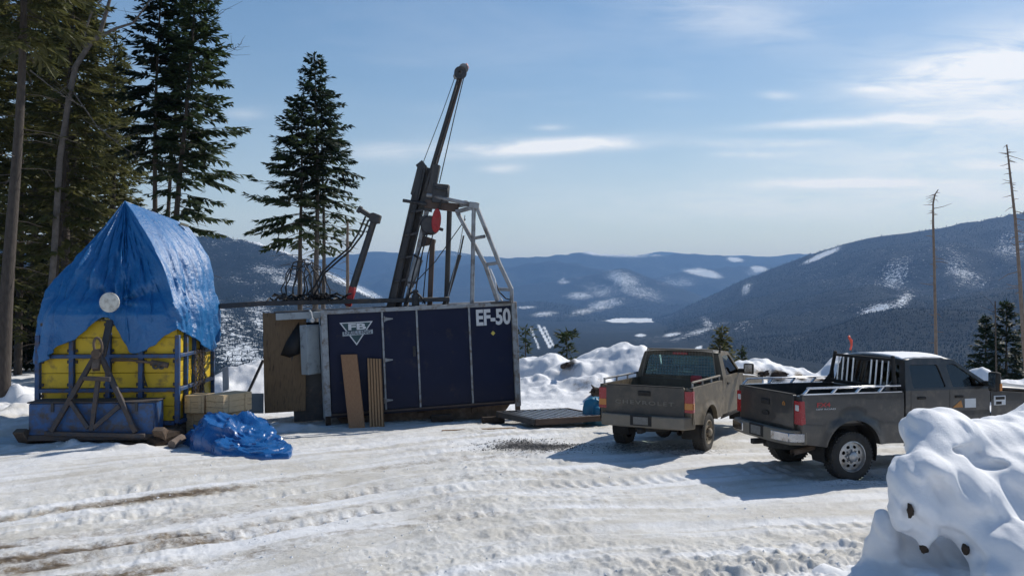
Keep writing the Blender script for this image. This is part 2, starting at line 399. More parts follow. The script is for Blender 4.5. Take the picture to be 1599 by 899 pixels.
def ground_h(x, y, detail=True):
    z = fbm(x / 4 + 3, y / 4, 3, 0) * .12
    pad = 1 - sstep(23, 27, y + 0 * x)
    if detail:
        rough = .35 + .65 * sstep(-.1, .35, fbm(x / 2.6 + 9, y / 2.6 + 4, 3, 3))
        s = y - trackpath(x) + fbm(x / 6, y / 6, 2, 6) * .55
        z = z + fbm(x / 2.4, s / .42, 4, 1, .6) * .028
        z = z + fbm(x / 1.1, y / 1.4, 4, 1, .55) * .03 * (0.5 + .6 * rough)
        z = z + fbm(x / .28, y / .34, 4, 2, .6) * .034 * rough
        b = np.abs(fbm(x / .16 + 40, y / .2, 3, 5, .6)); z = z + b * .022 * rough; c3 = fbm(x / .075 + 9, y / .09, 2, 3); z = z + np.maximum(c3, 0) * .022 * rough * sstep(-.1, .3, fbm(x / .9, y / .7, 3, 2))
        s = y - trackpath(x) + fbm(x / 6, y / 6, 2, 6) * .55
        for off, wd in TRK:
            q = (s - off) / (wd * .5)
            k = np.exp(-q ** 4 * .9)
            amp = sstep(-.35, .2, fbm(x / 5 + off * 7, y / 5, 2, 4))
            z = z - .036 * k * amp + .020 * np.exp(-(np.abs(q) - 1.25) ** 2 * 8) * amp
            z = z + k * amp * .016 * np.clip(2 * np.sin(x * 26 + q * 2.0 + 2 * fbm(x, y, 2, 5)), -1, 1) * sstep(-.05, .35, fbm(x / 1.3 + off, y / 1.3, 3, 6))
        # tread-churned strip on the right
        t2 = y - (9.2 + .38 * (x - 1.0)) ; c = np.exp(-(t2 / 1.0) ** 2) * sstep(.2, 1.8, x)
        z = z + c * np.abs(fbm(x / .35 + 4, y / .35, 4, 7, .6)) * .16
    else:
        z = z * 1.0
    for (lx, ly, lz, rx, ry) in LUMPS:
        sel = (np.abs(x - lx) < rx * 1.6) & (np.abs(y - ly) < ry * 1.6) if isinstance(x, np.ndarray) else True
        if isinstance(x, np.ndarray):
            if not sel.any(): continue
            xs, ys = x[sel], y[sel]
        else: xs, ys = x, y
        wob = 1 + .42 * fbm(xs * 1.1 + lx, ys * 1.1, 3, 2)
        d2 = ((xs - lx) / rx) ** 2 + ((ys - ly) / ry) ** 2
        hh = -.4 + (lz + .4) * (np.clip(1 - d2 / (wob * 1.9), 0, 1) ** .45) + (.16 * fbm(xs * 2.1, ys * 1.7 + lx, 3, 4) - .10 * np.abs(fbm(xs * 1.2 + 3, ys * 1.2, 2, 6))) * np.clip(1.3 - d2, 0, 1)
        zz = z[sel] if isinstance(x, np.ndarray) else z
        k = .16; h2 = np.clip(.5 + .5 * (hh - zz) / k, 0, 1)
        res = zz * (1 - h2) + hh * h2 + k * h2 * (1 - h2)
        if isinstance(x, np.ndarray): z[sel] = res
        else: z = res
    rr = np.hypot(x, y)
    z = z + 1.25 * (1 - sstep(3.0, 6.8, rr)) + falloff(x, y)
    z = z + np.maximum(-y - 4, 0) * .22
    return z
def gz(x, y):
    return float(ground_h(np.array([float(x)]), np.array([float(y)]), False)[0])
def G(px, py):
    d = P(px, py, 1.0) - Vector((0, 0, H)); t = -H / d.z; return Vector((0, 0, H)) + d * t

def polar_sheet(name, rad, tans_in, n_out, hfun, matname, attrs):
    a_in = np.arctan(tans_in); a0, a1 = a_in[0], a_in[-1]
    a_out = np.linspace(a1, a0 + 2 * math.pi, n_out + 2)[1:-1]
    az = np.concatenate([a_in, a_out]); nc = len(az); nr = len(rad)
    A, Rr = np.meshgrid(az, rad); x = Rr * np.sin(A); y = Rr * np.cos(A)
    zz = hfun(x.ravel(), y.ravel(), Rr.ravel())
    co = np.stack([x.ravel(), y.ravel(), zz], 1)
    i = np.arange(nr - 1)[:, None]; j = np.arange(nc)[None, :]; j1 = (j + 1) % nc
    q = np.stack([i * nc + j + 0 * i, i * nc + j1, (i + 1) * nc + j1, (i + 1) * nc + j], -1).reshape(-1, 4)[:, ::-1]
    me = bpy.data.meshes.new(name); me.vertices.add(len(co)); me.vertices.foreach_set('co', co.ravel())
    me.loops.add(q.size); me.loops.foreach_set('vertex_index', q.ravel().astype(np.int32))
    me.polygons.add(len(q)); me.polygons.foreach_set('loop_start', np.arange(0, q.size, 4, dtype=np.int32))
    me.update(calc_edges=True); me.shade_smooth()
    for nm, fn in attrs.items():
        at = me.attributes.new(nm, 'FLOAT', 'POINT'); at.data.foreach_set('value', fn(co[:, 0], co[:, 1], co[:, 2]).astype(np.float32))
    me.materials.append(MATS[matname])
    o = bpy.data.objects.new(name, me); COL.objects.link(o); o['kind'] = 'structure'
    return o

# ---- snow material driven by dirt (plus some painted shade) / gravel masks
def snow_mat(name, withattr):
    M = bpy.data.materials.new(name); M.use_nodes = True; t = M.node_tree; b = t.nodes['Principled BSDF']
    N = t.nodes.new; L = t.links.new
    co = N('ShaderNodeTexCoord')
    def noise(s, d=5, r=.6):
        n = N('ShaderNodeTexNoise'); n.inputs['Scale'].default_value = s; n.inputs['Detail'].default_value = d; n.inputs['Roughness'].default_value = r
        L(co.outputs['Object'], n.inputs['Vector']); return n.outputs[0]
    def mth(op, a, bb, cl=False):
        n = N('ShaderNodeMath'); n.operation = op; n.use_clamp = cl
        for s, v in ((0, a), (1, bb)):
            if isinstance(v, (int, float)): n.inputs[s].default_value = v
            else: L(v, n.inputs[s])
        return n.outputs[0]
    def mixc(f, a, bb):
        x = N('ShaderNodeMix'); x.data_type = 'RGBA'; L(f, x.inputs[0])
        for s, v in ((6, a), (7, bb)):
            if isinstance(v, tuple): x.inputs[s].default_value = (*v, 1)
            else: L(v, x.inputs[s])
        return x.outputs[2]
    def rng(x, lo, hi):
        r = N('ShaderNodeMapRange'); r.inputs[1].default_value = lo; r.inputs[2].default_value = hi; L(x, r.inputs[0]); return r.outputs[0]
    base = mixc(rng(noise(1.4), .3, .7), (.80, .81, .83), (.74, .75, .77))
    if withattr:
        def attr(nm):
            a = N('ShaderNodeAttribute'); a.attribute_name = nm; return a.outputs['Fac']
        pk = attr('packed')
        base = mixc(mth('MULTIPLY', pk, rng(noise(3.5, 6, .7), .05, .6), True), base, (.58, .56, .51))
        base = mixc(mth('MULTIPLY', pk, rng(noise(30, 5, .7), .52, .74), True), base, (.46, .43, .385))
        base = mixc(mth('MULTIPLY', mth('MULTIPLY', pk, rng(noise(.55, 5, .65), .42, .66), True), .45), base, (.42, .38, .315))
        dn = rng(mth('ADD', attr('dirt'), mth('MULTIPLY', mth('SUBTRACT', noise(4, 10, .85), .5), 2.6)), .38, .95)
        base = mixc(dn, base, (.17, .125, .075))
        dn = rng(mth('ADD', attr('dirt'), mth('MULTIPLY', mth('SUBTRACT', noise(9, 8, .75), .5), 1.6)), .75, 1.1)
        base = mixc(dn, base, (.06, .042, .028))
        gn = rng(mth('ADD', attr('gravel'), mth('MULTIPLY', mth('SUBTRACT', noise(16, 8, .8), .5), 1.6)), .40, .62)
        base = mixc(gn, base, (.085, .08, .078))
    L(base, b.inputs['Base Color'])
    b.inputs['Roughness'].default_value = .6; b.inputs['Specular IOR Level'].default_value = .3
    b1 = N('ShaderNodeBump'); b1.inputs['Strength'].default_value = .8 if withattr else .5; b1.inputs['Distance'].default_value = .025
    L(noise(20 if withattr else 26, 12, .78), b1.inputs['Height']); L(b1.outputs[0], b.inputs['Normal'])
    MATS[name] = M; return M
snow_mat('pad_snow', True); snow_mat('clean_snow', False)

def a_packed(x, y, z):
    p = (1 - sstep(21.5, 24.5, y)) * sstep(4, 9, y)
    bank = sstep(.0, 1.2, y - (8.6 + .62 * (x - 2.2)) + fbm(x / 1.5, y / 1.5, 3, 1) * .8)
    s = y - trackpath(x) + fbm(x / 6, y / 6, 2, 6) * .55
    p = p * np.clip(.72 + 1.3 * fbm(x / 3.2, s / .30, 4, 3, .6), .15, 1)
    return p * np.where(x > 1.8, np.maximum(bank, .12), 1) * (1 - sstep(.3, .8, z))
def a_dirt_shade(x, y, z):
    s = y - trackpath(x) + fbm(x / 6, y / 6, 2, 6) * .55
    d = 0 * x
    for off, wd in [(-3.5, .55), (-1.8, .5), (-4.6, .5), (.2, .4), (-2.9, .4)]:
        d = np.maximum(d, np.exp(-((s - off) / wd) ** 2) * sstep(-1.5, -7.0, x + fbm(x / 1.5, y / .8, 4, 5) * 4.5) * .95)
        d = np.maximum(d, .52 * np.exp(-((s - off) / wd) ** 2) * sstep(5, -3, x + fbm(x / 2, y / 1.2, 3, 5) * 4))
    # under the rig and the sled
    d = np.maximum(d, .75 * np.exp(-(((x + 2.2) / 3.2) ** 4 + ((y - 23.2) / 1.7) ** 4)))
    d = np.maximum(d, .55 * np.exp(-(((x + 6.2) / 1.6) ** 4 + ((y - 22.2) / 1.2) ** 4)))  # shadow on the snow below the lean-to, painted into this mask
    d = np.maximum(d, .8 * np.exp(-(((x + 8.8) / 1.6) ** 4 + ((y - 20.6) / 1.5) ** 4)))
    for (px, py, D, rx) in [(1215, 583, 28, .35), (1190, 580, 28, .3), (928, 606, 27.6, .75), (888, 566, 28.9, .3), (1282, 596, 27.3, .4), (1250, 590, 28, .2)]:
        cx, cy, cz = W2(px, py, D)
        d = np.maximum(d, 1.2 * np.exp(-((x - cx) / rx) ** 2 - ((y - cy) / .5) ** 2 - ((z - cz) / .3) ** 2))
    return d
GP = G(835, 700)
def a_gravel(x, y, z):
    g = np.exp(-(((x - GP.x) / 1.05) ** 2 + ((y - GP.y) / .62) ** 2) ** 1.3) * .88
    g = np.maximum(g, .5 * np.exp(-((x - 3.0) / 2.0) ** 4 - ((y - 17.9) / .9) ** 4))
    g = np.maximum(g, .42 * np.exp(-((x - 6.6) / 2.2) ** 4 - ((y - 14.6) / .8) ** 4))
    return g
t_in = (np.linspace(-190, 1790, 860) - CX) / F
rad = np.concatenate([np.linspace(.4, 8.2, 26), 1 / np.linspace(1 / 8.4, 1 / 23.5, 330), np.linspace(23.6, 33.5, 120), np.geomspace(33.8, 72, 30)])
ground = polar_sheet('ground', rad, t_in, 90, lambda x, y, r: ground_h(x, y), 'pad_snow', {'packed': a_packed, 'dirt': a_dirt_shade, 'gravel': a_gravel})

# ------------------------------------------------------------------ valley and mountains
RIDGES = [  # D, front width, silhouette
    (2900, 2150, [(-900, 440), (-300, 400), (0, 388), (150, 378), (240, 370), (295, 366), (335, 366), (385, 373), (440, 390), (480, 405), (520, 428), (560, 450), (600, 474), (650, 510), (720, 545), (3000, 700)]),
    (10500, 4200, [(-900, 400), (400, 412), (500, 404), (545, 396), (600, 391), (645, 396), (700, 391), (760, 399), (800, 402), (850, 400), (885, 396), (915, 391), (950, 397), (1000, 398), (1060, 395), (1120, 398), (1180, 401), (1220, 400), (1250, 396), (1290, 400), (1400, 410), (1700, 400), (2600, 380)]),
    (13500, 2500, [(-900, 410), (900, 402), (980, 394), (1040, 393), (1120, 398), (1200, 399), (1245, 394), (1275, 395), (1340, 402), (2600, 400)]),
    (7200, 2300, [(-900, 520), (560, 470), (640, 452), (720, 448), (800, 446), (880, 437), (935, 424), (972, 419), (1000, 426), (1050, 446), (1100, 462), (1180, 480), (1300, 520), (2600, 560)]),
    (8600, 2200, [(-900, 520), (620, 470), (700, 440), (780, 416), (850, 405), (895, 408), (960, 424), (1030, 448), (1090, 470), (2600, 560)]),
    (9600, 2400, [(-900, 520), (900, 470), (1000, 440), (1060, 424), (1120, 418), (1200, 412), (1280, 408), (1400, 402), (2600, 400)]),
    (5800, 1500, [(-900, 560), (640, 520), (720, 490), (790, 474), (850, 470), (900, 478), (960, 494), (1040, 512), (2600, 560)]),
    (9000, 2000, [(-900, 520), (480, 470), (560, 432), (640, 420), (740, 412), (800, 425), (860, 450), (960, 470), (2600, 560)]),
    (4600, 3300, [(-900, 700), (900, 560), (960, 520), (1005, 504), (1050, 490), (1100, 466), (1150, 443), (1200, 420), (1262, 396), (1300, 385), (1360, 372), (1400, 365), (1450, 358), (1500, 350), (1560, 339), (1599, 330), (1700, 312), (2600, 300)]),
    (2600, 1800, [(-900, 760), (1060, 590), (1120, 556), (1200, 536), (1280, 514), (1350, 494), (1420, 480), (1500, 462), (1599, 440), (1750, 410), (2600, 380)]),
]
def terrain_h(x, y, r):
    yv = np.maximum(y, 1e-3)
    t = np.where(y > 0, x / yv, np.sign(x) * 9.0); px = np.clip(t * F + CX, -900, 2600)
    z = falloff(x, y) + np.maximum(-y - 4, 0) * .22
    z = np.where(y < 0, np.minimum(z, 400), z)
    n1 = fbm(x / 900, y / 900, 5, 1, .52); n2 = fbm(x / 420 + 8, y / 420, 4, 3)
    z = z + sstep(600, 2500, r) * (n1 * 10)
    for k, (D, Wf, sil) in enumerate(RIDGES):
        sx = np.array([a for a, b in sil], float); sy = np.array([b for a, b in sil], float)
        py = np.interp(px, sx, sy)
        py = py + fbm(px / 46, px * 0 + k * 3.3, 4, k) * 2.6
        zr = H + (470 - py) / F * D / np.cos(np.arctan(np.clip(t, -1.2, 1.2))) * np.cos(np.arctan(np.clip(t, -1.2, 1.2)))
        Dy = D * (1 + .05 * np.sin(px / 170 + k))           # ridge line meanders
        zr = H + (470 - py) / F * Dy
        q = np.where(y > 0, y, -r)
        tt = np.where(q < Dy, (Dy - q) / Wf, (q - Dy) / (Wf * .8))
        tc = np.clip(tt, 0, 1)
        g = (1 - tc) ** 1.25 * (1 - .25 * np.sin(tc * math.pi))
        hz = -112 + (zr + 112) * g
        mid = np.sin(np.clip(tt, 0, 1) * math.pi)
        hz = hz + (zr + 112) * mid * (n1 * .34 + n2 * .14)
        hz = np.where(tt > 1, -1e4, hz)
        kk = 18.0; h2 = np.clip(.5 + .5 * (hz - z) / kk, 0, 1)
        z = z * (1 - h2) + hz * h2 + kk * h2 * (1 - h2)
    return z

# snow openings on the slopes: px, py, half sizes, tilt, density (1 clear, .5 thin forest)
PATCH = [(965, 398, 60, 4, .05, 0.84, 8e3), (930, 395, 26, 4, .1, 1.10, 8e3), (1010, 397, 40, 3, 0, 0.74, 8e3), (690, 397, 60, 5, 0, 0.52, 8e3), (1095, 425, 30, 6, .12, 1.25, 6e3), (1110, 430, 22, 5, .12, 1.00, 6e3), (1148, 405, 15, 4, .1, 1.20, 6e3),
         (1185, 420, 18, 6, .1, 1.00, 6e3), (1175, 430, 14, 3, .2, 0.84, 6e3), (975, 437, 34, 14, .25, 0.77, 5e3), (1000, 455, 50, 14, .2, 0.57, 5e3), (940, 455, 40, 16, .1, 0.52, 5e3), (945, 475, 34, 10, -.2, .78, 3.5e3), (915, 485, 30, 7, -.2, .62, 3.5e3), (905, 462, 30, 7, 0, 0.67, 4e3),
         (850, 490, 26, 5, -.1, 0.69, 3e3), (1060, 440, 40, 10, .1, 0.52, 5e3), (880, 440, 12, 4, 0, 0.82, 5e3),
         (1285, 398, 34, 5, -.42, 1.10, 3e3), (1400, 428, 34, 30, -.5, 0.67, 3e3), (1385, 450, 50, 22, -.2, 0.55, 3e3), (1370, 482, 34, 8, -.25, 0.79, 2e3), (1410, 470, 20, 16, -.6, 0.69, 2e3), (1500, 420, 36, 30, .5, 0.57, 3e3), (1585, 380, 40, 30, -.2, 0.52, 3e3), (1530, 440, 30, 16, .2, 0.49, 3e3),
         (1165, 452, 10, 12, -.7, 0.77, 3e3), (1090, 518, 50, 5, -.32, .66, 2.2e3), (1050, 522, 16, 4, -.15, .8, 2.2e3), (1000, 523, 10, 3, 0, 1.10, 2e3), (1105, 505, 14, 10, .6, .6, 2.2e3), (1160, 510, 20, 10, -.2, .5, 2.2e3), (1250, 530, 40, 10, 0, .35, 1.8e3), (1090, 543, 7, 3, -.3, 1.2, 1.8e3),
         (435, 388, 62, 5.5, .28, 1.05, 2e3), (480, 408, 30, 5, .35, 0.74, 2e3), (555, 448, 48, 7, .45, 1.1, 1.6e3), (520, 433, 40, 8, .45, .75, 1.6e3), (440, 425, 60, 10, .15, .55, 1.6e3), (380, 440, 50, 8, .1, .42, 1.6e3), (450, 440, 40, 9, .2, .68, 1.6e3), (375, 545, 60, 60, .6, 0.69, 800), (350, 500, 30, 30, .6, 0.57, 800), (410, 500, 30, 40, .6, 0.65, 800), (330, 380, 30, 8, 0, 0.32, 2e3),
         *[(842 + 2.6 * k, 510 + 5 * k, 3, 4, .5, 1.15, 700) for k in range(7)], *[(850 + 2.6 * k, 512 + 5 * k, 2.2, 4, .5, 1.1, 700) for k in range(6)], *[(829 + 2.0 * k, 512 + 5 * k, 2.2, 4, .5, 1.0, 700) for k in range(7)], (820, 480, 20, 3, 0, 0.77, 3e3)]
def a_snow(x, y, z):
    yv = np.maximum(y, 1.0); px = x / yv * F + CX; py = 470 - (z - H) / yv * F
    s = 0 * x
    for (cx, cy, hx, hy, tl, dn, dmin) in PATCH:
        u = (px - cx); v = (py - cy) - tl * u
        g = np.exp(-((u / hx) ** 2 + (v / hy) ** 2) ** 1.5)
        s = np.maximum(s, g * dn * ((y > dmin) & (y < dmin * 6 + 3000)))
    s = np.maximum(s, .22 * sstep(-.1, .5, fbm(x / 500, y / 500, 4, 2)))
    # road / power-line cut down in the valley
    # frozen lake on the valley floor
    lk_ = (z < -100) & (y > 2500)
    yb = 497 - .042 * (px - 990)
    lake = sstep(928, 960, px) * (1 - sstep(1058, 1075, px)) * (1 - sstep(2.6, 5.5, np.abs(py - yb) - (px - 940) * .022 - 2.2 * fbm(px / 22, px * 0 + 3, 3, 2)))
    s = np.maximum(s, 1.3 * lake * lk_)
    return s
def mountain_mat():
    M = bpy.data.materials.new('forest_slope'); M.use_nodes = True; t = M.node_tree; b = t.nodes['Principled BSDF']
    N = t.nodes.new; L = t.links.new; co = N('ShaderNodeTexCoord')
    def noise(s, d=5, r=.6):
        n = N('ShaderNodeTexNoise'); n.inputs['Scale'].default_value = s; n.inputs['Detail'].default_value = d; n.inputs['Roughness'].default_value = r
        L(co.outputs['Object'], n.inputs['Vector']); return n.outputs[0]
    def mth(op, a, bb):
        n = N('ShaderNodeMath'); n.operation = op
        for s, v in ((0, a), (1, bb)):
            if isinstance(v, (int, float)): n.inputs[s].default_value = v
            else: L(v, n.inputs[s])
        return n.outputs[0]
    def rng(x, lo, hi):
        r = N('ShaderNodeMapRange'); r.inputs[1].default_value = lo; r.inputs[2].default_value = hi; L(x, r.inputs[0]); return r.outputs[0]
    def mixc(f, a, bb):
        x = N('ShaderNodeMix'); x.data_type = 'RGBA'; L(f, x.inputs[0])
        for s, v in ((6, a), (7, bb)):
            if isinstance(v, tuple): x.inputs[s].default_value = (*v, 1)
            else: L(v, x.inputs[s])
        return x.outputs[2]
    at = N('ShaderNodeAttribute'); at.attribute_name = 'snow'
    forest = mixc(rng(noise(.012, 6, .7), .35, .65), (.004, .009, .011), (.010, .016, .017))
    forest = mixc(rng(noise(.06, 3, .7), .60, .78), forest, (.020, .026, .034))
    k = mth('ADD', mth('MULTIPLY', mth('SUBTRACT', noise(.09, 6, .85), .5), 3.6), mth('MULTIPLY', mth('SUBTRACT', noise(.006, 5, .6), .5), .8))
    f = rng(mth('ADD', at.outputs['Fac'], k), .62, .72)
    L(mixc(f, forest, (.72, .76, .80)), b.inputs['Base Color']); b.inputs['Roughness'].default_value = .9; b.inputs['Specular IOR Level'].default_value = .1
    bp = N('ShaderNodeBump'); bp.inputs['Strength'].default_value = .8; bp.inputs['Distance'].default_value = 9; L(noise(.05, 5, .75), bp.inputs['Height']); L(bp.outputs[0], b.inputs['Normal'])
    MATS['forest_slope'] = M
mountain_mat()
tt_in = (np.linspace(-330, 1930, 820) - CX) / F
trad = np.concatenate([np.geomspace(70.5, 900, 26), np.geomspace(930, 14500, 300)])
terrain = polar_sheet('mountains', trad, tt_in, 70, terrain_h, 'forest_slope', {'snow': a_snow})

# ------------------------------------------------------------------ drill shack on its skids
def hit(M, px, py, v=0.0):
    I = M.inverted(); o = I @ Vector((0, 0, H)); d = (I @ P(px, py, 10.0)) - o
    return o + d * ((v - o.y) / d.y)
PSI, TAU = math.atan2(1.2, 4.85), R(2.6)
SHX, SHY = (510 - CX) / F * 21.4, 21.4
SM = Matrix.Translation((SHX, SHY, 0)) @ Matrix.Rotation(PSI, 4, 'Z') @ Matrix.Rotation(-TAU, 4, 'Y')
shack = thing('drill_shack', 'navy blue steel drill shack with grey trim, white lettering and skids underneath', 'drill rig', SM)
def hs(px, py, v=0.0):
    p = hit(SM, px, py, v); return p.x, p.z
x0 = 0.0; x1 = hs(808, 560)[0]; ztop = .5 * (hs(505, 485)[1] + hs(805, 471)[1]); zb = .5 * (hs(560, 648)[1] + hs(800, 626)[1])
DEP = 2.35
cols = [x0 + .13] + [hs(px, 560)[0] for px in (599.5, 653.5, 735.5)] + [x1 - .10]
# inner shell (back, ends, floor), a cover and the front panels between the trims
mb = MB(); mb.box((.5 * (x0 + x1), DEP, .5 * (ztop + zb)), (x1 - x0 - .02, .06, ztop - zb)); mb.box((x1 - .03, DEP / 2, .5 * (ztop + zb)), (.05, DEP - .1, ztop - zb - .02))
mb.box((x0 + .03, DEP * .62, .5 * (ztop + zb)), (.05, DEP * .7, ztop - zb - .02)); mb.box((.5 * (x0 + x1), DEP / 2, zb - .02), (x1 - x0 - .1, DEP - .1, .07))
mb.build('wall', 'navy_paint', shack, bevel=.006)
for i in range(4):
    a, b = cols[i] + .022, cols[i + 1] - .022
    nm = 'door' if i in (1, 2) else 'wall_panel'
    mb = MB(); mb.box((.5 * (a + b), .035, .5 * (ztop + zb) + .0), (b - a, .05, ztop - zb - .12))
    pn = mb.build(nm, 'navy_paint', shack, bevel=.008)
    if i == 1:
        for py in (498, 562, 625):
            x, z = hs(601, py); mb = MB()
            mb.plate([(x - .01, z - .05), (x + .20, z - .012), (x + .20, z + .012), (x - .01, z + .05)], t=.012, y0=-.012); mb.tube([(x - .012, -.012, z - .07), (x - .012, -.012, z + .07)], .014, 8)
            mb.build('hinge', 'grey_trim', pn)
        x, z = hs(647, 548); mb = MB(); mb.box((x, -.005, z), (.07, .02, .26)); mb.box((x + .01, -.03, z - .03), (.03, .05, .14)); mb.tube([(x - .03, -.03, z + .08), (x + .05, -.03, z + .08)], .012, 6)
        mb.build('latch', 'dark_steel', pn, bevel=.004)
# trims
for i, xc in enumerate(cols[1:4]):
    mb = MB(); mb.box((xc, .012, .5 * (ztop + zb) + .02), (.048, .075, ztop - zb - .02)); mb.build('trim_strip', 'grey_trim', shack, bevel=.005)
mb = MB(); mb.box((.5 * (x0 + x1), -.006, ztop - .045), (x1 - x0 - .02, .09, .10)); mb.build('top_rail', 'grey_trim', shack, bevel=.008)
mb = MB(); mb.box((x0 + .055, -.008, .5 * (ztop + .22)), (.16, .12, ztop - .20)); mb.build('corner_post', 'grey_trim', shack, bevel=.008)
mb = MB(); mb.box((x1 - .04, -.008, .5 * (ztop + zb) - .05), (.14, .12, ztop - zb + .10)); mb.build('corner_post', 'grey_trim', shack, bevel=.008)
mb = MB(); mb.box((.5 * (x0 + x1), -.004, zb + .03), (x1 - x0 - .26, .085, .05)); mb.build('bottom_rail', 'brown_steel', shack, bevel=.006)
mb = MB(); mb.box((x0 + .055, 0, .11), (.13, .10, .24)); mb.build('leg', 'log_brown', shack, bevel=.006)
mb = MB(); mb.box((x1 - .05, 0, .5 * (zb - .35)), (.12, .11, zb + .26)); mb.build('leg', 'rusty_steel', shack, bevel=.006)
# roof sheets with openings left for the mast
for (a, b) in ((x0, 1.35), (2.45, x1)):
    mb = MB(); mb.box((.5 * (a + b), DEP / 2, ztop - .008), (b - a - .03, DEP, .035)); mb.build('roof', 'dark_steel', shack, bevel=.006)
mb = MB(); mb.box((.5 * (x0 + x1), DEP - .02, ztop - .03), (x1 - x0, .08, .1)); mb.build('back_rail', 'grey_trim', shack, bevel=.006)
# lettering
def letters(s, px, py0, py1, name, matn, off, parent, width_px, y=-.003, ref=None, spacing=1.0, t=.006):
    vs, fs = text_mb(s, 1.0, t, off, 1.0, spacing=spacing); a = np.array(vs)
    w_, h_ = np.ptp(a[:, 0]), np.ptp(a[:, 1])
    p = hit(SM, px, py1); q = hit(SM, px + width_px, py1); r_ = hit(SM, px, py0)
    sx = (q.x - p.x) / w_; sz = (r_.z - p.z) / h_; ax, ay = a[:, 0].min(), a[:, 1].min()
    mb = MB(); mb.add([(p.x + (x - ax) * sx, y - z, p.z + (yv - ay) * sz) for x, yv, z in vs], fs)
    return mb.build(name, matn, parent, smooth=0)
letters('EF-50', 744, 483, 509, 'lettering', 'decal_white', .035, shack, 54)
# triangular emblem
def tri(px, name, matn, y, parent, grow=0.0, hole=None):
    pts = [hs(*p) for p in px]; c = (sum(p[0] for p in pts) / 3, sum(p[1] for p in pts) / 3)
    sc = lambda k: [(c[0] + (x - c[0]) * k, c[1] + (z - c[1]) * k) for x, z in pts]
    mb = MB(); mb.plate(sc(1 + grow), [sc(hole)] if hole else [], t=.004, y0=y); return mb.build(name, matn, parent, smooth=0)
TP = [(530, 504), (582, 501), (557, 539)]
em = tri(TP, 'emblem', 'decal_teal', .004, shack)
tri(TP, 'emblem_border', 'decal_white', .0005, em, 0, .88)
letters('FB', 544, 505.5, 515.5, 'emblem_lettering', 'decal_white', .035, em, 28, y=-.002)
a = hs(535, 525); b = hs(582, 514); mb = MB(); mb.plate([(a[0], a[1]), (b[0], a[1] + .028), (b[0], b[1]), (a[0], b[1] - .028)], t=.003, y0=-.0035); mb.build('emblem_band', 'decal_grey', em, smooth=0)
letters('DRILLING', 537.5, 517, 522.6, 'emblem_lettering', 'navy_paint', .005, em, 42, y=-.008, spacing=1.15)
x, z = hs(770, 520); mb = MB(); mb.plate([(x - .06, z), (x, z - .06), (x + .06, z), (x, z + .06)], t=.004, y0=.003); mb.build('sticker', 'decal_yellow', shack, smooth=0)
# skid runners with turned-up ends
for y in (.35, DEP - .3):
    pr = []; L0, L1 = .35, x1 - .25
    top = [(L0 - .1, zb - .08), (L1 + .1, zb - .08)]
    low = [(L1 - .05, zb - .26), (L1 - .35, zb - .42), (L1 - .9, zb - .50), (L0 + .7, zb - .42), (L0 + .1, zb - .30)]
    mb = MB(); mb.plate(top[::1] + low, t=.22, y0=y); mb.build('skid_runner', 'rusty_steel', shack, bevel=.015)
for xx in (1.0, 2.4, 3.8):
    mb = MB(); mb.bar((xx, .3, zb - .17), (xx, DEP - .2, zb - .17), .16, .14); mb.build('cross_member', 'rusty_steel', shack, bevel=.01)
# lean-to at the left end: roof beam, side post, dark inside, shelf
mb = MB(); mb.box((-.55, .42, ztop - .10), (1.10, .10, .17)); mb.build('awning_rail', 'cabinet_grey', shack, bevel=.008)
mb = MB(); mb.box((-.55, 1.35, ztop - .0), (1.2, 1.9, .04)); mb.build('awning_roof', 'dark_steel', shack, bevel=.006)
mb = MB(); mb.box((-.6, 1.9, 1.35), (1.15, .05, 2.3)); mb.build('end_wall', 'dark_steel', shack)
mb = MB(); mb.box((-.02, .28, 1.30), (.06, .5, 2.3)); mb.build('end_post', 'cabinet_grey', shack, bevel=.006)
mb = MB(); mb.box((-.40, .75, 1.0), (.74, .04, 1.94)); mb.build('shade_panel', 'dark_steel', shack)  # dark panel added so the gap beside the plywood looks shaded
# electric cabinet hung on the end, its front face turned to the camera
a = hs(470, 508, .1); b = hs(499, 584, .1)
cx_, cz_ = .5 * (a[0] + b[0]), .5 * (a[1] + b[1]); cw, ch = b[0] - a[0], a[1] - b[1]
CR = Matrix.Rotation(R(38), 3, 'Z')
mb = MB(); mb.box((cx_, .32, cz_), (.40, .27, ch), CR)
cab = mb.build('cabinet', 'cabinet_grey', shack, bevel=.012)
mb = MB(); mb.box(Vector((cx_, .32, cz_)) + CR @ Vector((0, -.143, 0)), (.36, .012, ch - .05), CR); mb.build('cabinet_door', 'cabinet_grey', cab, bevel=.006)
p = hs(488, 500, .2); mb = MB(); mb.lathe([(.0, -.05), (.05, -.035), (.062, 0), (.05, .035), (.0, .05)], (p[0], .25, p[1]), (0, 1, 0), 14); mb.tube([(p[0], .25, p[1] + .05), (p[0] - .02, .28, p[1] + .2), (p[0] - .06, .3, p[1] + .25)], .02, 6)
mb.build('work_lamp', 'lamp_clear', shack)

# plywood sheet standing in front of the lean-to
mb = MB(); c = [P(410, 488, 22.1), P(478, 491, 22.0), P(477, 641, 21.75), P(413, 645, 21.8)]
th = Vector((0, .022, 0)); mb.add([*c, *[p + th for p in c]], [(0, 1, 2, 3), (7, 6, 5, 4), (0, 4, 5, 1), (1, 5, 6, 2), (2, 6, 7, 3), (3, 7, 4, 0)])
for p in (0,): pass
solo(mb, 'plywood_sheet', 'plywood', 'large brown plywood sheet standing at the left end of the blue shack', 'plywood sheet', bevel=.004)
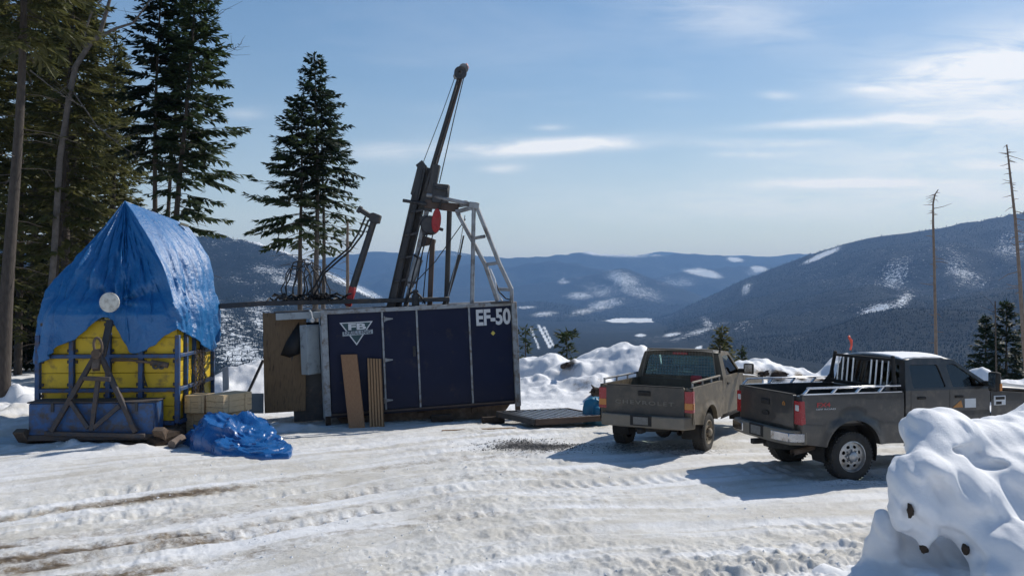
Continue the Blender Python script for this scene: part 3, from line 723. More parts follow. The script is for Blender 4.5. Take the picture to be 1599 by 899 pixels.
# drape of black cloth on the plywood's right edge
mb = MB(); mb.add([P(466, 503, 21.9), P(447, 533, 21.93), P(438, 554, 21.93), P(452, 558, 21.9), P(468, 552, 21.88), P(470, 530, 21.8), P(458, 545, 21.8)], [(0, 1, 6, 5), (1, 2, 6), (2, 3, 6), (3, 4, 6), (4, 5, 6)])
solo(mb, 'black_cloth', 'black_rubber', 'black cloth hanging against the plywood sheet beside the grey cabinet', 'cloth', solid=.012)

# boards leaning on the shack
def board(q, t, name, matn, label, cat):
    mb = MB(); k = Vector((0.0, t, 0)); mb.add([*q, *[p + k for p in q]], [(0, 1, 2, 3), (7, 6, 5, 4), (0, 4, 5, 1), (1, 5, 6, 2), (2, 6, 7, 3), (3, 7, 4, 0)])
    return solo(mb, name, matn, label, cat, bevel=.005)
def fdep(px):
    p = SM @ Vector((hs(px, 560)[0], 0, 1.2)); return p.y
q = [P(532, 553.5, fdep(532) - .10), P(557, 553, fdep(557) - .10), P(570, 671, fdep(570) - .62), P(545, 672, fdep(545) - .62)]
board(q, .07, 'leaning_board', 'red_board', 'thick reddish brown plank leaning on the blue shack, left of the slatted board', 'board')
q = [P(573, 559, fdep(573) - .10), P(595, 560, fdep(595) - .10), P(600, 671, fdep(600) - .58), P(577, 671.5, fdep(577) - .58)]
base = (q[2] + q[3]) / 2
sb = thing('slatted_board', 'slatted wooden board with lengthwise strips leaning on the blue shack', 'board', Matrix.Translation(base))
mb = MB(); k = Vector((0, .04, 0)); mb.add([*[p + k * .9 for p in q], *[p + k * 1.9 for p in q]], [(0, 1, 2, 3), (7, 6, 5, 4), (0, 4, 5, 1), (1, 5, 6, 2), (2, 6, 7, 3), (3, 7, 4, 0)]); mb.build('backing', 'slat_dark', sb, True)
for i in range(5):
    f0, f1 = i / 5 + .02, (i + 1) / 5 - .045
    e = [q[0].lerp(q[1], f0), q[0].lerp(q[1], f1), q[3].lerp(q[2], f1), q[3].lerp(q[2], f0)]
    mb = MB(); mb.add([*e, *[p + k * .85 for p in e]], [(0, 1, 2, 3), (7, 6, 5, 4), (0, 4, 5, 1), (1, 5, 6, 2), (2, 6, 7, 3), (3, 7, 4, 0)]); mb.build('slat', 'slat_wood', sb, True, bevel=.006)

# ------------------------------------------------------------------ drill mast
DM = 22.95
b0 = P(620, 478, DM)
mast = thing('drill_mast', 'tall dark steel drill mast leaning right above the blue shack', 'drill mast', Matrix.Translation(b0))
def wb(name, matn, par, *items, bev=.006, n=10, smooth=35):
    mb = MB()
    for it in items:
        if it[0] == 'b': mb.bar(*it[1:])
        elif it[0] == 't': mb.tube(*it[1:])
        elif it[0] == 'x': mb.box(*it[1:])
        elif it[0] == 'l': mb.lathe(*it[1:])
    return mb.build(name, matn, par, True, bevel=bev, smooth=smooth)
MP = lambda px, py, dd=0.0: P(px, py, DM + dd)
low = wb('lower_mast', 'mast_steel', mast, ('b', MP(606, 500), MP(661, 258), .20, .34, (0, 1, 0)))
wb('channel_web', 'dark_steel', low, ('b', MP(614, 500, .12), MP(668, 262, .12), .26, .10, (0, 1, 0)))
wb('guide_rail', 'grey_trim', low, ('b', MP(629, 490, -.06), MP(675, 300, -.06), .07, .12, (0, 1, 0)))
wb('guide_rail', 'mast_steel', low, ('b', MP(622, 492, -.08), MP(669, 290, -.08), .05, .08, (0, 1, 0)))
wb('side_plate', 'grey_trim', mast, ('b', MP(634, 478, 0), MP(666, 330, 0), .10, .26, (0, 1, 0)))
wb('side_plate', 'mast_steel', mast, ('b', MP(668, 330, -.02), MP(682, 258, -.02), .20, .24, (0, 1, 0)))
hd = wb('head_plate', 'mast_steel', mast, ('b', MP(645, 305, -.03), MP(657, 258, -.03), .11, .30, (0, 1, 0)), ('b', MP(652, 262, 0), MP(662, 254, 0), .12, .3, (0, 1, 0)))
up = wb('upper_mast', 'mast_steel', mast, ('b', MP(655, 330, .0), MP(719, 118, .0), .12, .15, (0, 1, 0)))
wb('mast_rail', 'brown_steel', up, ('b', MP(670, 300, -.10), MP(721, 124, -.10), .04, .05, (0, 1, 0)))
wb('mast_rail', 'dark_steel', up, ('b', MP(663, 300, -.10), MP(716, 124, -.10), .04, .05, (0, 1, 0)))
for i in range(7):
    f = i / 6; a = MP(663 + 50 * f, 300 - 170 * f, -.11); b = MP(671 + 48 * f, 302 - 170 * f, -.11)
    wb('mast_brace', 'brown_steel', up, ('b', a, b, .03, .03))
cr = wb('crown_block', 'galvanised', mast, ('b', MP(713, 124), MP(720, 107), .22, .20, (0, 1, 0)), ('b', MP(716, 110), MP(727, 105), .16, .12, (0, 1, 0)), bev=.03)
wb('sheave', 'dark_steel', cr, ('l', [(.05, -.05), (.17, -.05), (.13, 0), (.17, .05), (.05, .05)], MP(719, 114, -.16), (0, 1, 0), 18))
wb('sheave', 'galvanised', cr, ('l', [(.03, -.04), (.13, -.04), (.10, 0), (.13, .04), (.03, .04)], MP(724, 107, -.12), (0, 1, 0), 18))
wb('tip_guard', 'orange_paint', cr, ('b', MP(724, 106), MP(731, 103), .13, .16, (0, 1, 0)), bev=.02)
wb('cable', 'black_rubber', mast, ('t', [MP(726, 114), MP(710, 180), MP(686, 286)], .014, 5), bev=0)
wb('cable', 'black_rubber', mast, ('t', [MP(710, 122), MP(690, 178), MP(668, 235), MP(660, 256)], .010, 5), bev=0)
wb('winch_box', 'dark_steel', mast, ('b', MP(676, 302, -.1), MP(701, 304, -.1), .5, .30, (0, 1, 0)), ('b', MP(678, 293, -.28), MP(699, 297, -.28), .04, .05), ('b', MP(699, 294, -.28), MP(697, 314, -.28), .04, .05), bev=.015)
wb('cross_bar', 'dark_steel', mast, ('t', [MP(629, 313, -.2), MP(666, 319, -.2)], .045, 10), bev=0)
wb('platform_beam', 'brown_steel', mast, ('b', MP(664, 318, -.12), MP(716, 325, -.12), .14, .22, (0, 0, 1)))
dh = wb('drill_head', 'dark_steel', mast, ('l', [(0, -.2), (.22, -.2), (.25, -.14), (.25, .14), (.22, .2), (0, .2)], MP(672, 352, -.05), (0, 1, 0), 20), ('b', MP(662, 338, -.05), MP(668, 366, -.05), .24, .3, (0, 1, 0)), ('b', MP(676, 354, -.1), MP(692, 359, -.1), .08, .08))
mb = MB()
ell = [(MP(681 + 7 * math.cos(t) + 1.5 * math.sin(t) , 344 - 19 * math.sin(t), -.3)) for t in np.linspace(0, 2 * math.pi, 20, endpoint=False)]
k = Vector((0, .2, 0)); mb.add([*ell, *[p + k for p in ell]], [tuple(range(20)), tuple(range(39, 19, -1))] + [(i, (i + 1) % 20, 20 + (i + 1) % 20, 20 + i) for i in range(20)])
mb.build('motor_guard', 'red_paint', dh, True, bevel=.02, seg=2)
for _q in ((682, 336), (679, 354)): wb('bolt_plate', 'red_paint', dh, ('l', [(0, -.02), (.05, -.02), (.05, .02)], MP(*_q, -.32), (0, 1, 0), 10))
mb = MB(); tri_ = [MP(656, 366, -.1), MP(680, 374, -.1), MP(679, 380, -.1), MP(657, 385, -.1)]
mb.add([*tri_, *[p + k for p in tri_]], [(0, 1, 2, 3), (7, 6, 5, 4), (0, 4, 5, 1), (1, 5, 6, 2), (2, 6, 7, 3), (3, 7, 4, 0)]); mb.build('bracket', 'brown_steel', mast, True, bevel=.008)
wb('prop_post', 'brown_steel', mast, ('b', MP(675.5, 376, -.05), MP(671, 478, -.05), .13, .13, (0, 1, 0)))
wb('feed_cylinder', 'galvanised', mast, ('t', [MP(640, 448, -.12), MP(652, 400, -.12)], .10, 12), ('t', [MP(641, 440, -.12), MP(654, 404, -.12)], .12, 12))
wb('hose_clamp', 'black_rubber', mast, ('t', [MP(646, 398, -.2), MP(652, 402, -.2), MP(654, 408, -.2), MP(650, 414, -.2)], .03, 6), bev=0)
wb('stay_cable', 'black_rubber', mast, ('t', [MP(638, 452, -.2), MP(680, 408, -.1), MP(727, 342, 0)], .013, 5), bev=0)
wb('valve', 'dark_steel', mast, ('l', [(0, 0), (.10, 0), (.10, .28), (.07, .32), (.07, .42), (0, .45)], MP(649, 478, -.35), (0, 0, 1), 14), ('b', MP(637, 441, -.3), MP(652, 442, -.3), .05))
wb('valve_hose', 'black_rubber', mast, ('t', [MP(632, 474, -.4), MP(636, 462, -.45), MP(644, 456, -.42), MP(650, 456, -.4), MP(658, 464, -.4), MP(664, 474, -.35)], .026, 6), bev=0)

for (pp, rr_) in (([(668, 362), (660, 392), (655, 420), (650, 448), (648, 470)], .020), ([(664, 366), (654, 396), (646, 424), (640, 452), (636, 474)], .022), ([(676, 366), (668, 398), (664, 430), (660, 474)], .016), ([(690, 312), (684, 330), (676, 338)], .02), ([(661, 262), (648, 330), (630, 410), (620, 474)], .016), ([(648, 300), (630, 372), (612, 450), (606, 474)], .014)):
    wb('hose', 'black_rubber', mast, ('t', [MP(a, b, -.26) for a, b in pp], rr_, 6), bev=0)
for (px, py) in ((648, 330), (640, 366), (631, 402), (622, 438)):
    wb('rail_clamp', 'dark_steel', mast, ('b', MP(px - 9, py + 2, -.2), MP(px + 13, py - 2, -.2), .07, .06))

# grey frame that carries the mast, with its ladder
fb = P(737, 478, 22.6)
fr = thing('support_frame', 'grey tubular steel frame with a ladder standing on the blue shack roof right of mast', 'frame', Matrix.Translation(fb))
FP = lambda px, py, dd=0.0: P(px, py, 22.5 + dd)
wb('post', 'galvanised', fr, ('t', [FP(737, 480), FP(740, 316)], .055, 10), bev=0)
wb('post', 'mast_steel', fr, ('t', [FP(697, 478, 1.0), FP(702, 326, .8)], .07, 10), bev=0)
wb('top_rail', 'galvanised', fr, ('t', [FP(667, 304.5, .3), FP(745, 321, 0)], .055, 10), bev=0)
wb('top_rail', 'dark_steel', fr, ('b', FP(702, 326, .8), FP(728, 316, .2), .10, .10))
wb('top_rail', 'galvanised', fr, ('b', FP(712, 331, .2), FP(738, 324, 0), .09, .10))
wb('top_rail', 'galvanised', fr, ('b', FP(700, 324, .6), FP(744, 318, 0), .06, .08))
wb('corner_cap', 'galvanised', fr, ('b', FP(733, 320), FP(748, 322), .18, .16))
ld = wb('ladder', 'galvanised', fr, ('t', [FP(715, 333, .15), FP(758, 414, .1), FP(777, 470, .05)], .058, 10), ('t', [FP(744, 322, 0), FP(780, 412, -.05), FP(799, 452, -.1)], .058, 10), ('t', [FP(799, 452, -.1), FP(799, 474, -.1)], .05, 8), bev=0)
for (a, b) in (((740, 372), (757, 369)), ((757, 413), (780, 410)), ((771, 451), (798, 452))):
    wb('rung', 'galvanised', ld, ('t', [FP(*a, .1), FP(*b, -.05)], .045, 8), bev=0)
wb('gas_strut', 'dark_steel', fr, ('t', [FP(693, 476, .3), FP(700, 458, .3), FP(718, 398, .3)], .05, 8), ('t', [FP(718, 398, .3), FP(724, 368, .3)], .025, 6), bev=0)
wb('strut_rod', 'galvanised', fr, ('t', [FP(696, 478, .2), FP(718, 384, .3), FP(726, 336, .3)], .012, 5), bev=0)
wb('hose', 'sheet_white', fr, ('t', [FP(765, 420, 0), FP(772, 436, -.05), FP(776, 456, -.1), FP(784, 470, -.1)], .03, 6), bev=0)
wb('hose', 'black_rubber', fr, ('t', [FP(768, 426, 0), FP(780, 456, -.1), FP(790, 466, -.12), FP(801, 469, -.12)], .018, 6), bev=0)
wb('foot_plate', 'dark_steel', fr, ('b', FP(766, 473, 0), FP(800, 471, -.1), .3, .06))

# loader arm with red foot
JP = lambda px, py, dd=0.0: P(px, py, 22.6 + dd)
jb = thing('loader_arm', 'slim dark hydraulic arm with red foot and hoses, tilted over the shack roof', 'arm', Matrix.Translation(JP(544, 474)))
wb('foot', 'red_paint', jb, ('b', JP(543, 478), JP(552, 447), .17, .2, (0, 1, 0)), bev=.03)
wb('arm', 'dark_steel', jb, ('t', [JP(550, 452), JP(585, 342)], [.10, .085], 12), bev=0)
wb('head', 'dark_steel', jb, ('b', JP(578, 339), JP(594, 343), .22, .24, (0, 1, 0)), ('b', JP(588, 334), JP(583, 348), .2, .22, (0, 1, 0)), bev=.015)
wb('head_tube', 'dark_steel', jb, ('t', [JP(560, 326, -.1), JP(582, 340, 0)], .07, 12), ('l', [(0, -.03), (.10, -.03), (.10, .05), (0, .05)], JP(562, 327.5, -.1), (-.83, 0, .5), 14), bev=0)
wb('hose', 'black_rubber', jb, ('t', [JP(571, 338), JP(560, 364), JP(545, 387), JP(520, 408), JP(504, 424), JP(492, 446), JP(478, 462)], .026, 7), bev=0)
wb('hose', 'black_rubber', jb, ('t', [JP(576, 343), JP(566, 366), JP(548, 390), JP(524, 411), JP(506, 427), JP(498, 448), JP(488, 464)], .026, 7), bev=0)

# hoses looped over the roof end
hb = thing('hose_bundle', 'tangle of black hoses looped and heaped on the left roof of the shack', 'hoses', Matrix.Translation(JP(490, 470)))
rnd = random.Random(5)
for i in range(8):
    xa = 440 + i * 5 + rnd.uniform(-4, 4); xb = 476 + i * 5 + rnd.uniform(-5, 5); tp = 396 + rnd.uniform(0, 20) + abs(i - 3) * 2
    pts = []
    for t in np.linspace(0, math.pi, 12):
        pts.append(JP(.5 * (xa + xb) - .5 * (xb - xa) * math.cos(t) + rnd.uniform(-3, 3), 470 - (470 - tp) * math.sin(t) ** .8 + rnd.uniform(-3, 3), rnd.uniform(-.05, .05) + i * .06 - .2))
    wb('hose', 'black_rubber', hb, ('t', pts, .016, 6), bev=0)
for i in range(22):
    c0 = rnd.uniform(430, 535); pts = []; ph = rnd.uniform(0, 6); am = rnd.uniform(12, 30)
    for t in np.linspace(0, 1, 10):
        pts.append(JP(c0 + am * (t - .5) * 2, 470 - max(0, 8 * math.sin(t * 5 + ph)) - rnd.uniform(0, 5), rnd.uniform(-.25, .25) + .3 * math.cos(t * 6 + ph)))
    wb('hose', 'black_rubber', hb, ('t', pts, .026, 6), bev=0)
mb = MB(); mb.bar(P(343, 478, 22.0), P(415, 473.5, 22.2), .13, .13); mb.bar(P(415, 473.5, 22.2), P(702, 467, 22.7), .12, .12)
solo(mb, 'steel_beam', 'dark_steel', 'long black steel beam lying across the roof end and reaching to the tank', 'beam', bevel=.01)

# ------------------------------------------------------------------ steel grating on the snow in front of the berm
gq = [P(776, 660, 21.6), P(836, 669, 20.4), P(945, 661, 21.2), P(885, 652, 22.6)]
for i, p in enumerate(gq): gq[i] = Vector((p.x, p.y, .20 if i != 0 else .24))
gr = thing('steel_grating', 'flat ribbed steel ramp panel lying on the snow right of the blue shack', 'ramp panel', Matrix.Translation((gq[0] + gq[2]) / 2 - Vector((0, 0, .2))))
wb('frame_bar', 'brown_steel', gr, ('b', gq[1], gq[2], .07, .14)); wb('frame_bar', 'dark_steel', gr, ('b', gq[0], gq[1], .07, .14))
wb('frame_bar', 'brown_steel', gr, ('b', gq[2], gq[3], .07, .14)); wb('frame_bar', 'dark_steel', gr, ('b', gq[3], gq[0], .07, .14))
N_ = 11
for i in range(N_):
    f = (i + .5) / N_; f0, f1 = i / N_ + .012, (i + 1) / N_ - .012
    e = [gq[0].lerp(gq[3], f0), gq[0].lerp(gq[3], f1), gq[1].lerp(gq[2], f1), gq[1].lerp(gq[2], f0)]
    up_ = Vector((0, 0, .03)); dn = Vector((0, 0, -.03)); mb = MB(); e2 = [p + up_ for p in e]; e3 = [p + dn for p in e]
    mb.add([*e2, *e3], [(0, 1, 2, 3), (7, 6, 5, 4), (0, 4, 5, 1), (1, 5, 6, 2), (2, 6, 7, 3), (3, 7, 4, 0)]); mb.build('slat', 'mast_steel', gr, True, bevel=.004)
    if i: wb('rib', 'aluminium', gr, ('b', gq[0].lerp(gq[3], i / N_) + Vector((0, 0, .04)), gq[1].lerp(gq[2], i / N_) + Vector((0, 0, .04)), .035, .05), bev=0)
for (px, py, D) in ((790, 666, 21), (850, 672, 20.3), (930, 668, 21)):
    pass
for k, (px, py, D, lb) in enumerate([(770, 662, 21.6, 'dark timber block beside the right skid end of the blue shack'), (690, 664, 22.0, 'short dark timber under the middle of the blue shack')]):
    rr = random.Random(k); c = P(px, py, D); c.z = gz(c.x, c.y) + .10; mb = MB(); mb.bar(c - Vector((.28, .05, 0)), c + Vector((.28, .06, .01)), .18, .16); solo(mb, 'timber_block', 'log_brown', lb, 'timber', bevel=.02)
# loose stick in front
mb = MB(); a = G(690, 676); b = G(806, 672); mb.bar(a + Vector((0, 0, .05)), b + Vector((0, 0, .05)), .05, .05)
solo(mb, 'loose_lath', 'slat_wood', 'thin wooden lath lying on the snow in front of the blue shack', 'lath')

# ------------------------------------------------------------------ tank sled
YD = 19.1
TX = (278 - CX) / F * YD
TM = Matrix.Translation((TX, YD, 0)) @ Matrix.Rotation(R(4.5), 4, 'Z')     # local: x along front (negative = left), y back, z up
tank = thing('tank_sled', 'yellow planked water tank in a blue steel frame on a sled, under blue tarp', 'water tank', TM)
def ht(px, py, v=0.0):
    p = hit(TM, px, py, v); return p.x, p.z
WX = ht(59, 600)[0]; TD = 2.9
zr = [ht(170, 661)[1], ht(170, 609)[1], ht(170, 556)[1], ht(170, 498)[1]]
zr.append(2.30)
vx = [WX, ht(112, 580)[0], ht(169, 580)[0], ht(220, 580)[0], 0.0]
for x in vx:
    mb = MB(); mb.box((x, 0, .5 * (zr[0] + zr[4])), (.10, .10, zr[4] - zr[0])); mb.build('frame_post', 'blue_frame', tank, bevel=.008)
for z in zr[:3]:
    mb = MB(); mb.box((WX / 2, -.012, z), (abs(WX) - .1, .085, .085)); mb.build('frame_rail', 'blue_frame', tank, bevel=.008)
sy = [0, .62, 1.25, 1.9, TD]
for y in sy[1:]:
    for x in (0.0, WX):
        mb = MB(); mb.box((x, y, .5 * (zr[0] + zr[4])), (.09, .09, zr[4] - zr[0])); mb.build('frame_post', 'blue_frame', tank, bevel=.008)
for z in zr[:3]:
    mb = MB(); mb.box((.015, TD / 2, z + .006), (.085, TD - .1, .08)); mb.build('frame_rail', 'blue_frame', tank, bevel=.008)
    mb = MB(); mb.box((WX - .015, TD / 2, z + .006), (.085, TD - .1, .08)); mb.build('frame_rail', 'blue_frame', tank, bevel=.008)
rnd = random.Random(3)
# yellow planks: each bay has two planks per row, front and right side
for r_ in range(3):
    za, zc = zr[r_] + .04, zr[r_ + 1] - .04
    for k in range(2):
        z0, z1 = za + (zc - za) * k / 2 + .004, za + (zc - za) * (k + 1) / 2 - .004
        for i in range(4):
            a, b = vx[i] + .05, vx[i + 1] - .05
            mb = MB(); mb.box((.5 * (a + b), .075 + rnd.uniform(0, .012), .5 * (z0 + z1)), (b - a, .05, z1 - z0)); mb.build('plank', 'yellow_panel', tank, bevel=.008)
        for i in range(4):
            a, b = sy[i] + .045, sy[i + 1] - .045
            mb = MB(); mb.box((-.055 - rnd.uniform(0, .012), .5 * (a + b), .5 * (z0 + z1)), (.05, b - a, z1 - z0)); mb.build('plank', 'yellow_panel', tank, bevel=.008)
    for i in range(4):
        a, b = vx[i] + .05, vx[i + 1] - .05
        for xx in (a + .02, b - .02):
            for zz in (za + .08, zc - .08):
                mb = MB(); mb.box((xx, .035, zz), (.08, .03, .07)); mb.build('clip', 'dark_steel', tank, bevel=.004)
mb = MB(); mb.box((WX / 2, TD / 2 + .1, .5 * (zr[0] + zr[4])), (abs(WX) - .3, TD - .2, zr[4] - zr[0] - .1)); mb.build('tank_body', 'blue_frame', tank)
# lower toolbox, proud of the front
bz0, bz1 = ht(150, 680, -.75)[1], ht(150, 629, -.75)[1]; bx0, bx1 = ht(44, 650, -.75)[0], ht(240, 650, -.75)[0]
mb = MB(); mb.box((.5 * (bx0 + bx1), -.42, .5 * (bz0 + bz1)), (bx1 - bx0, .64, bz1 - bz0))
tb = mb.build('toolbox', 'blue_box', tank, bevel=.02)
mb = MB(); mb.box((.5 * (bx0 + bx1), -.41, bz1 + .018), (bx1 - bx0 + .05, .70, .03)); mb.build('toolbox_lid', 'frame_worn', tb, bevel=.008)
for px in (82, 213):
    x = ht(px, 634, -.75)[0]; mb = MB(); mb.box((x, -.755, bz1 - .08), (.06, .03, .20)); mb.build('toolbox_latch', 'dark_steel', tb, bevel=.004)
mb = MB(); mb.bar((bx0 - .02, -.72, bz0 - .03), (bx1 + .2, -.72, bz0 - .03), .14, .12); mb.build('front_beam', 'frame_worn', tank, bevel=.01)
# sled runners
for x in (WX + .05, -.12):
    mb = MB(); pts = [(-1.0, .34), (-.75, .10), (-.3, .0), (TD + .1, .0), (TD + .4, .12), (TD + .4, .28), (-.5, .28), (-.82, .40)]
    mb.plate(pts, t=.22, fn=lambda a, b, c, x=x: (x - .11 + b, a, c)); mb.build('sled_runner', 'rusty_steel', tank, bevel=.015)
for y in (.1, 1.3, 2.6):
    mb = MB(); mb.bar((WX, y, .30), (0, y, .30), .14, .14); mb.build('cross_member', 'rusty_steel', tank, bevel=.01)
# A-frame hitch folded up against the front
def hp(px, py, v=-.9):
    p = hit(TM, px, py, v); return Vector((p.x, v, p.z))
mb = MB(); mb.bar(hp(153, 548, -.55), hp(80, 674), .10, .10, (0, 1, 0)); mb.bar(hp(154, 548, -.55), hp(212, 675), .10, .10, (0, 1, 0))
hf = mb.build('hitch_frame', 'frame_worn', tank, bevel=.01)
for a, b in (((131, 590), (172, 592)), ((153, 594), (143, 672)), ((110, 627), (138, 668)), ((187, 633), (146, 668)), ((70, 676), (226, 680))):
    mb = MB(); mb.bar(hp(*a, -.82), hp(*b, -.93), .09, .08, (0, 1, 0)); mb.build('hitch_brace', 'frame_worn', hf, bevel=.008)
c = hp(152, 552, -.6); mb = MB(); mb.lathe([(0, -.1), (.10, -.1), (.10, .1), (0, .1)], c, (0, 1, 0), 14); mb.bar(c + Vector((0, 0, -.1)), hp(149, 577, -.75), .14, .12, (0, 1, 0)); mb.build('hitch_head', 'rusty_steel', hf, bevel=.01)
mb = MB(); pts = []
for t in np.linspace(0, 2 * math.pi, 17): pts.append(c + Vector((.03 + .085 * math.sin(t) + .02 * math.cos(t), -.05, .17 + .17 * -math.cos(t))))
mb.tube(pts, .028, 8, False); mb.build('shackle', 'rusty_steel', hf)
mb = MB(); mb.bar(hp(160, 556, -.5), hp(172, 500, -.2), .13, .10, (0, 1, 0)); mb.build('hitch_stay', 'dark_steel', tank, bevel=.01)
# pipe with valves on the front rail
mb = MB(); a = hp(174, 562, -.1); b = hp(236, 566, -.1); mb.tube([a, hp(205, 562, -.1), b], .028, 8); mb.tube([b, hp(262, 570, -.12)], .065, 12); mb.build('pipe', 'rusty_steel', tank)
mb = MB(); q = hp(252, 571, -.14); mb.lathe([(.03, -.05), (.075, -.05), (.075, .04), (.03, .04)], q, (.3, -1, 0), 14); q2 = hp(243, 571, -.14); mb.lathe([(.03, -.05), (.075, -.05), (.075, .04), (.03, .04)], q2, (.3, -1, 0), 14); mb.build('pipe_valve', 'dark_steel', tank)
mb = MB(); mb.tube([hp(224, 580, -.02), hp(226, 592, -.06), hp(230, 604, -.05)], .014, 6); mb.build('hose', 'black_rubber', tank)
# chain bundle hanging on the right side
def rs(y, z): return (.09, y, z)
ch = []
for k in range(7):
    yc = .95 + k * .13; n = 16
    for i in range(n):
        z = 1.86 - i * .075; o = Vector((.11 + .02 * math.sin(k * 2 + i), yc + .02 * math.sin(i + k), z)); s = Vector((0, 1, 0)) if i % 2 else Vector((1, 0, 0))
        ch.append((o, s))
mb = MB()
for o, s in ch:
    pts = [o + s * .022 * math.cos(t) + Vector((0, 0, .05 * math.sin(t))) for t in np.linspace(0, 2 * math.pi, 7)]
    mb.tube(pts, .010, 4, False)
mb.build('chain', 'rusty_steel', tank)['kind'] = 'stuff'

# ------------------------------------------------------------------ blue tarp over the tank
ap = P(195, 314, YD + 1.3); rb = P(290, 350, YD + 2.9)
apL = TM.inverted() @ ap; rbL = TM.inverted() @ rb
hem = [  # px, py, local y of the hem
    (66, 470, 2.9, 1), (52, 545, 1.6, 1), (53, 566, .10, 0), (58, 566, -.10, 0), (76, 560, -.13, 0), (89, 545, -.13, 0), (108, 531, -.13, 0), (130, 517, -.13, 0), (150, 503, -.13, 0), (160, 497, -.13, 0), (171, 496.5, -.13, 0), (180, 507, -.13, 0), (193, 530, -.13, 0),
    (204, 551, -.13, 0), (213, 553, -.13, 0), (228, 548, -.13, 0), (246, 536, -.13, 0), (263, 524, -.13, 0), (279, 514, -.12, 0), (291, 519, .35, 2), (305, 528, .85, 2), (320, 540, 1.35, 2), (336, 549, 1.95, 2), (343, 535, 2.5, 2), (345, 500, 3.0, 2)]
hl = []
for (px, py, v, mode) in hem:
    if mode == 0: p = hit(TM, px, py, v)
    elif mode == 2:   # on the right side plane x=.13
        p = hit(TM, px, py, v); 
    else: p = hit(TM, px, py, v)
    hl.append(Vector((p.x, v, p.z)))
hl[0] = Vector((WX - .12, 2.9, 2.0)); hl[1] = Vector((WX - .14, 1.5, 1.70)); hl[2] = Vector((WX - .13, .1, 1.68))
NU, NV = 240, 110
K = len(hl) - 1
disc = hit(TM, 175, 472, -.16); disc.y = -.16
rows = []
us = np.linspace(0, K, NU)
seg = np.array([[*p] for p in hl])
# resample by arc length
dl = np.concatenate([[0], np.cumsum(np.linalg.norm(np.diff(seg, axis=0), axis=1))]); tt_ = np.linspace(0, dl[-1], NU)
hx = [np.interp(tt_, dl, seg[:, i]) for i in range(3)]
nz2 = fbm(tt_ * 1.1 + 7, tt_ * 0 + 2, 3, 3); nz_ = fbm(tt_ * 2.3, tt_ * 0 + 4, 4, 2)
cen = Vector((WX / 2, TD / 2, 0))
fc = dl[2] + .0; rc = dl[18]       # arc length at the left and right front corner
V_ = np.linspace(0, 1, NV)
Ug, Vg = np.meshgrid(tt_, V_, indexing='ij')
fold1 = fbm(Ug * 2.2, Vg * .7 + 3, 3, 1) * .5 + fbm(Ug * 5.0 + 3, Vg * 1.3, 3, 4) * .28
cre = np.abs(fbm(Ug * 2.2 + Vg * 2.0, Vg * 1.2, 2, 6)) * -.6 - .45 * np.abs(fbm(Ug * 4.5 - Vg * 2.6, Vg * 1.6, 2, 3))
fine_ = fbm(Ug * 9, Vg * 10, 4, 5) * .22
for i in range(NU):
    Hm = Vector((hx[0][i], hx[1][i], hx[2][i] + nz_[i] * .05)); row = []
    # place on the ridge that this hem point drapes from
    f = min(max((Hm.y + .1) / 3.0, 0), 1)
    A = apL.lerp(rbL, f)
    if Hm.x < WX + .3: A = apL.lerp(rbL, f * .8)
    out_ = Vector((Hm.x - cen.x, Hm.y - cen.y, 0)); out_.normalize()
    side = sstep(rc - .9, rc + .4, tt_[i]); left = 1 - sstep(fc - .2, fc + .5, tt_[i])
    for j in range(NV):
        v = V_[j]
        # polyline ridge -> shoulder -> hem with a rounded corner at the shoulder
        zs = 2.98 * (1 - side) + 3.30 * side + .22 * nz2[i]
        Cs = Vector((Hm.x, Hm.y, zs)) + out_ * (.02 - .07 * side)
        Cs = Cs.lerp(A, .10 * (1 - side) * (1 - left))
        vc = .66 - .10 * side + .10 * nz2[i]; e = .20 + .07 * side
        if v < vc - e: p = A.lerp(Cs, v / vc)
        elif v > vc + e: p = Cs.lerp(Hm, (v - vc) / (1 - vc))
        else:
            q0 = A.lerp(Cs, (vc - e) / vc); q1 = Cs.lerp(Hm, e / (1 - vc)); w_ = (v - vc + e) / (2 * e)
            p = q0 * (1 - w_) ** 2 + Cs * 2 * w_ * (1 - w_) + q1 * w_ * w_
        b = math.sin(math.pi * min(1, v / vc))
        p = p + out_ * b * (.02 + .10 * side) + Vector((0, 0, b * (.0 + .12 * side)))
        amp = min(1, v * 2.2 + .08) * (.40 - .14 * side) * (1 - .35 * v)
        n = fold1[i, j] + cre[i, j] + fine_[i, j]
        p = p + out_ * n * amp
        # pulled in and gathered where the white disc is tied
        d = math.hypot(p.x - disc.x, (p.z - disc.z)); an = math.atan2(p.z - disc.z, p.x - disc.x)
        if p.y < 1.2:
            g = math.exp(-(d / .55) ** 2); p = p + Vector((0, 1, 0)) * (.10 * g) + Vector((0, -1, 0)) * .075 * math.exp(-(d / 1.1) ** 2) * math.cos(an * 8 + math.sin(an * 3)) * min(1, d / .3)
        if tt_[i] > fc + .1 and tt_[i] < rc and p.z < 3.1:
            kf = min(1, (3.1 - p.z) / .35) * min(1, (tt_[i] - fc - .1) / .25) * min(1, (rc - tt_[i]) / .25)
            p.y = p.y * (1 - kf) + kf * (min(p.y, -.125) - .10 * max(0, n + .25))
        row.append(p)
    rows.append(row)
mb = MB(); mb.grid([[TM @ p for p in r_] for r_ in rows])
tarp = solo(mb, 'tarpaulin', 'tarp', 'big blue tarpaulin draped to a peak over the yellow tank', 'tarpaulin', smooth=80, fixn=True)
md = tarp.modifiers.new('s', 'SOLIDIFY'); md.thickness = .012; md.offset = 0
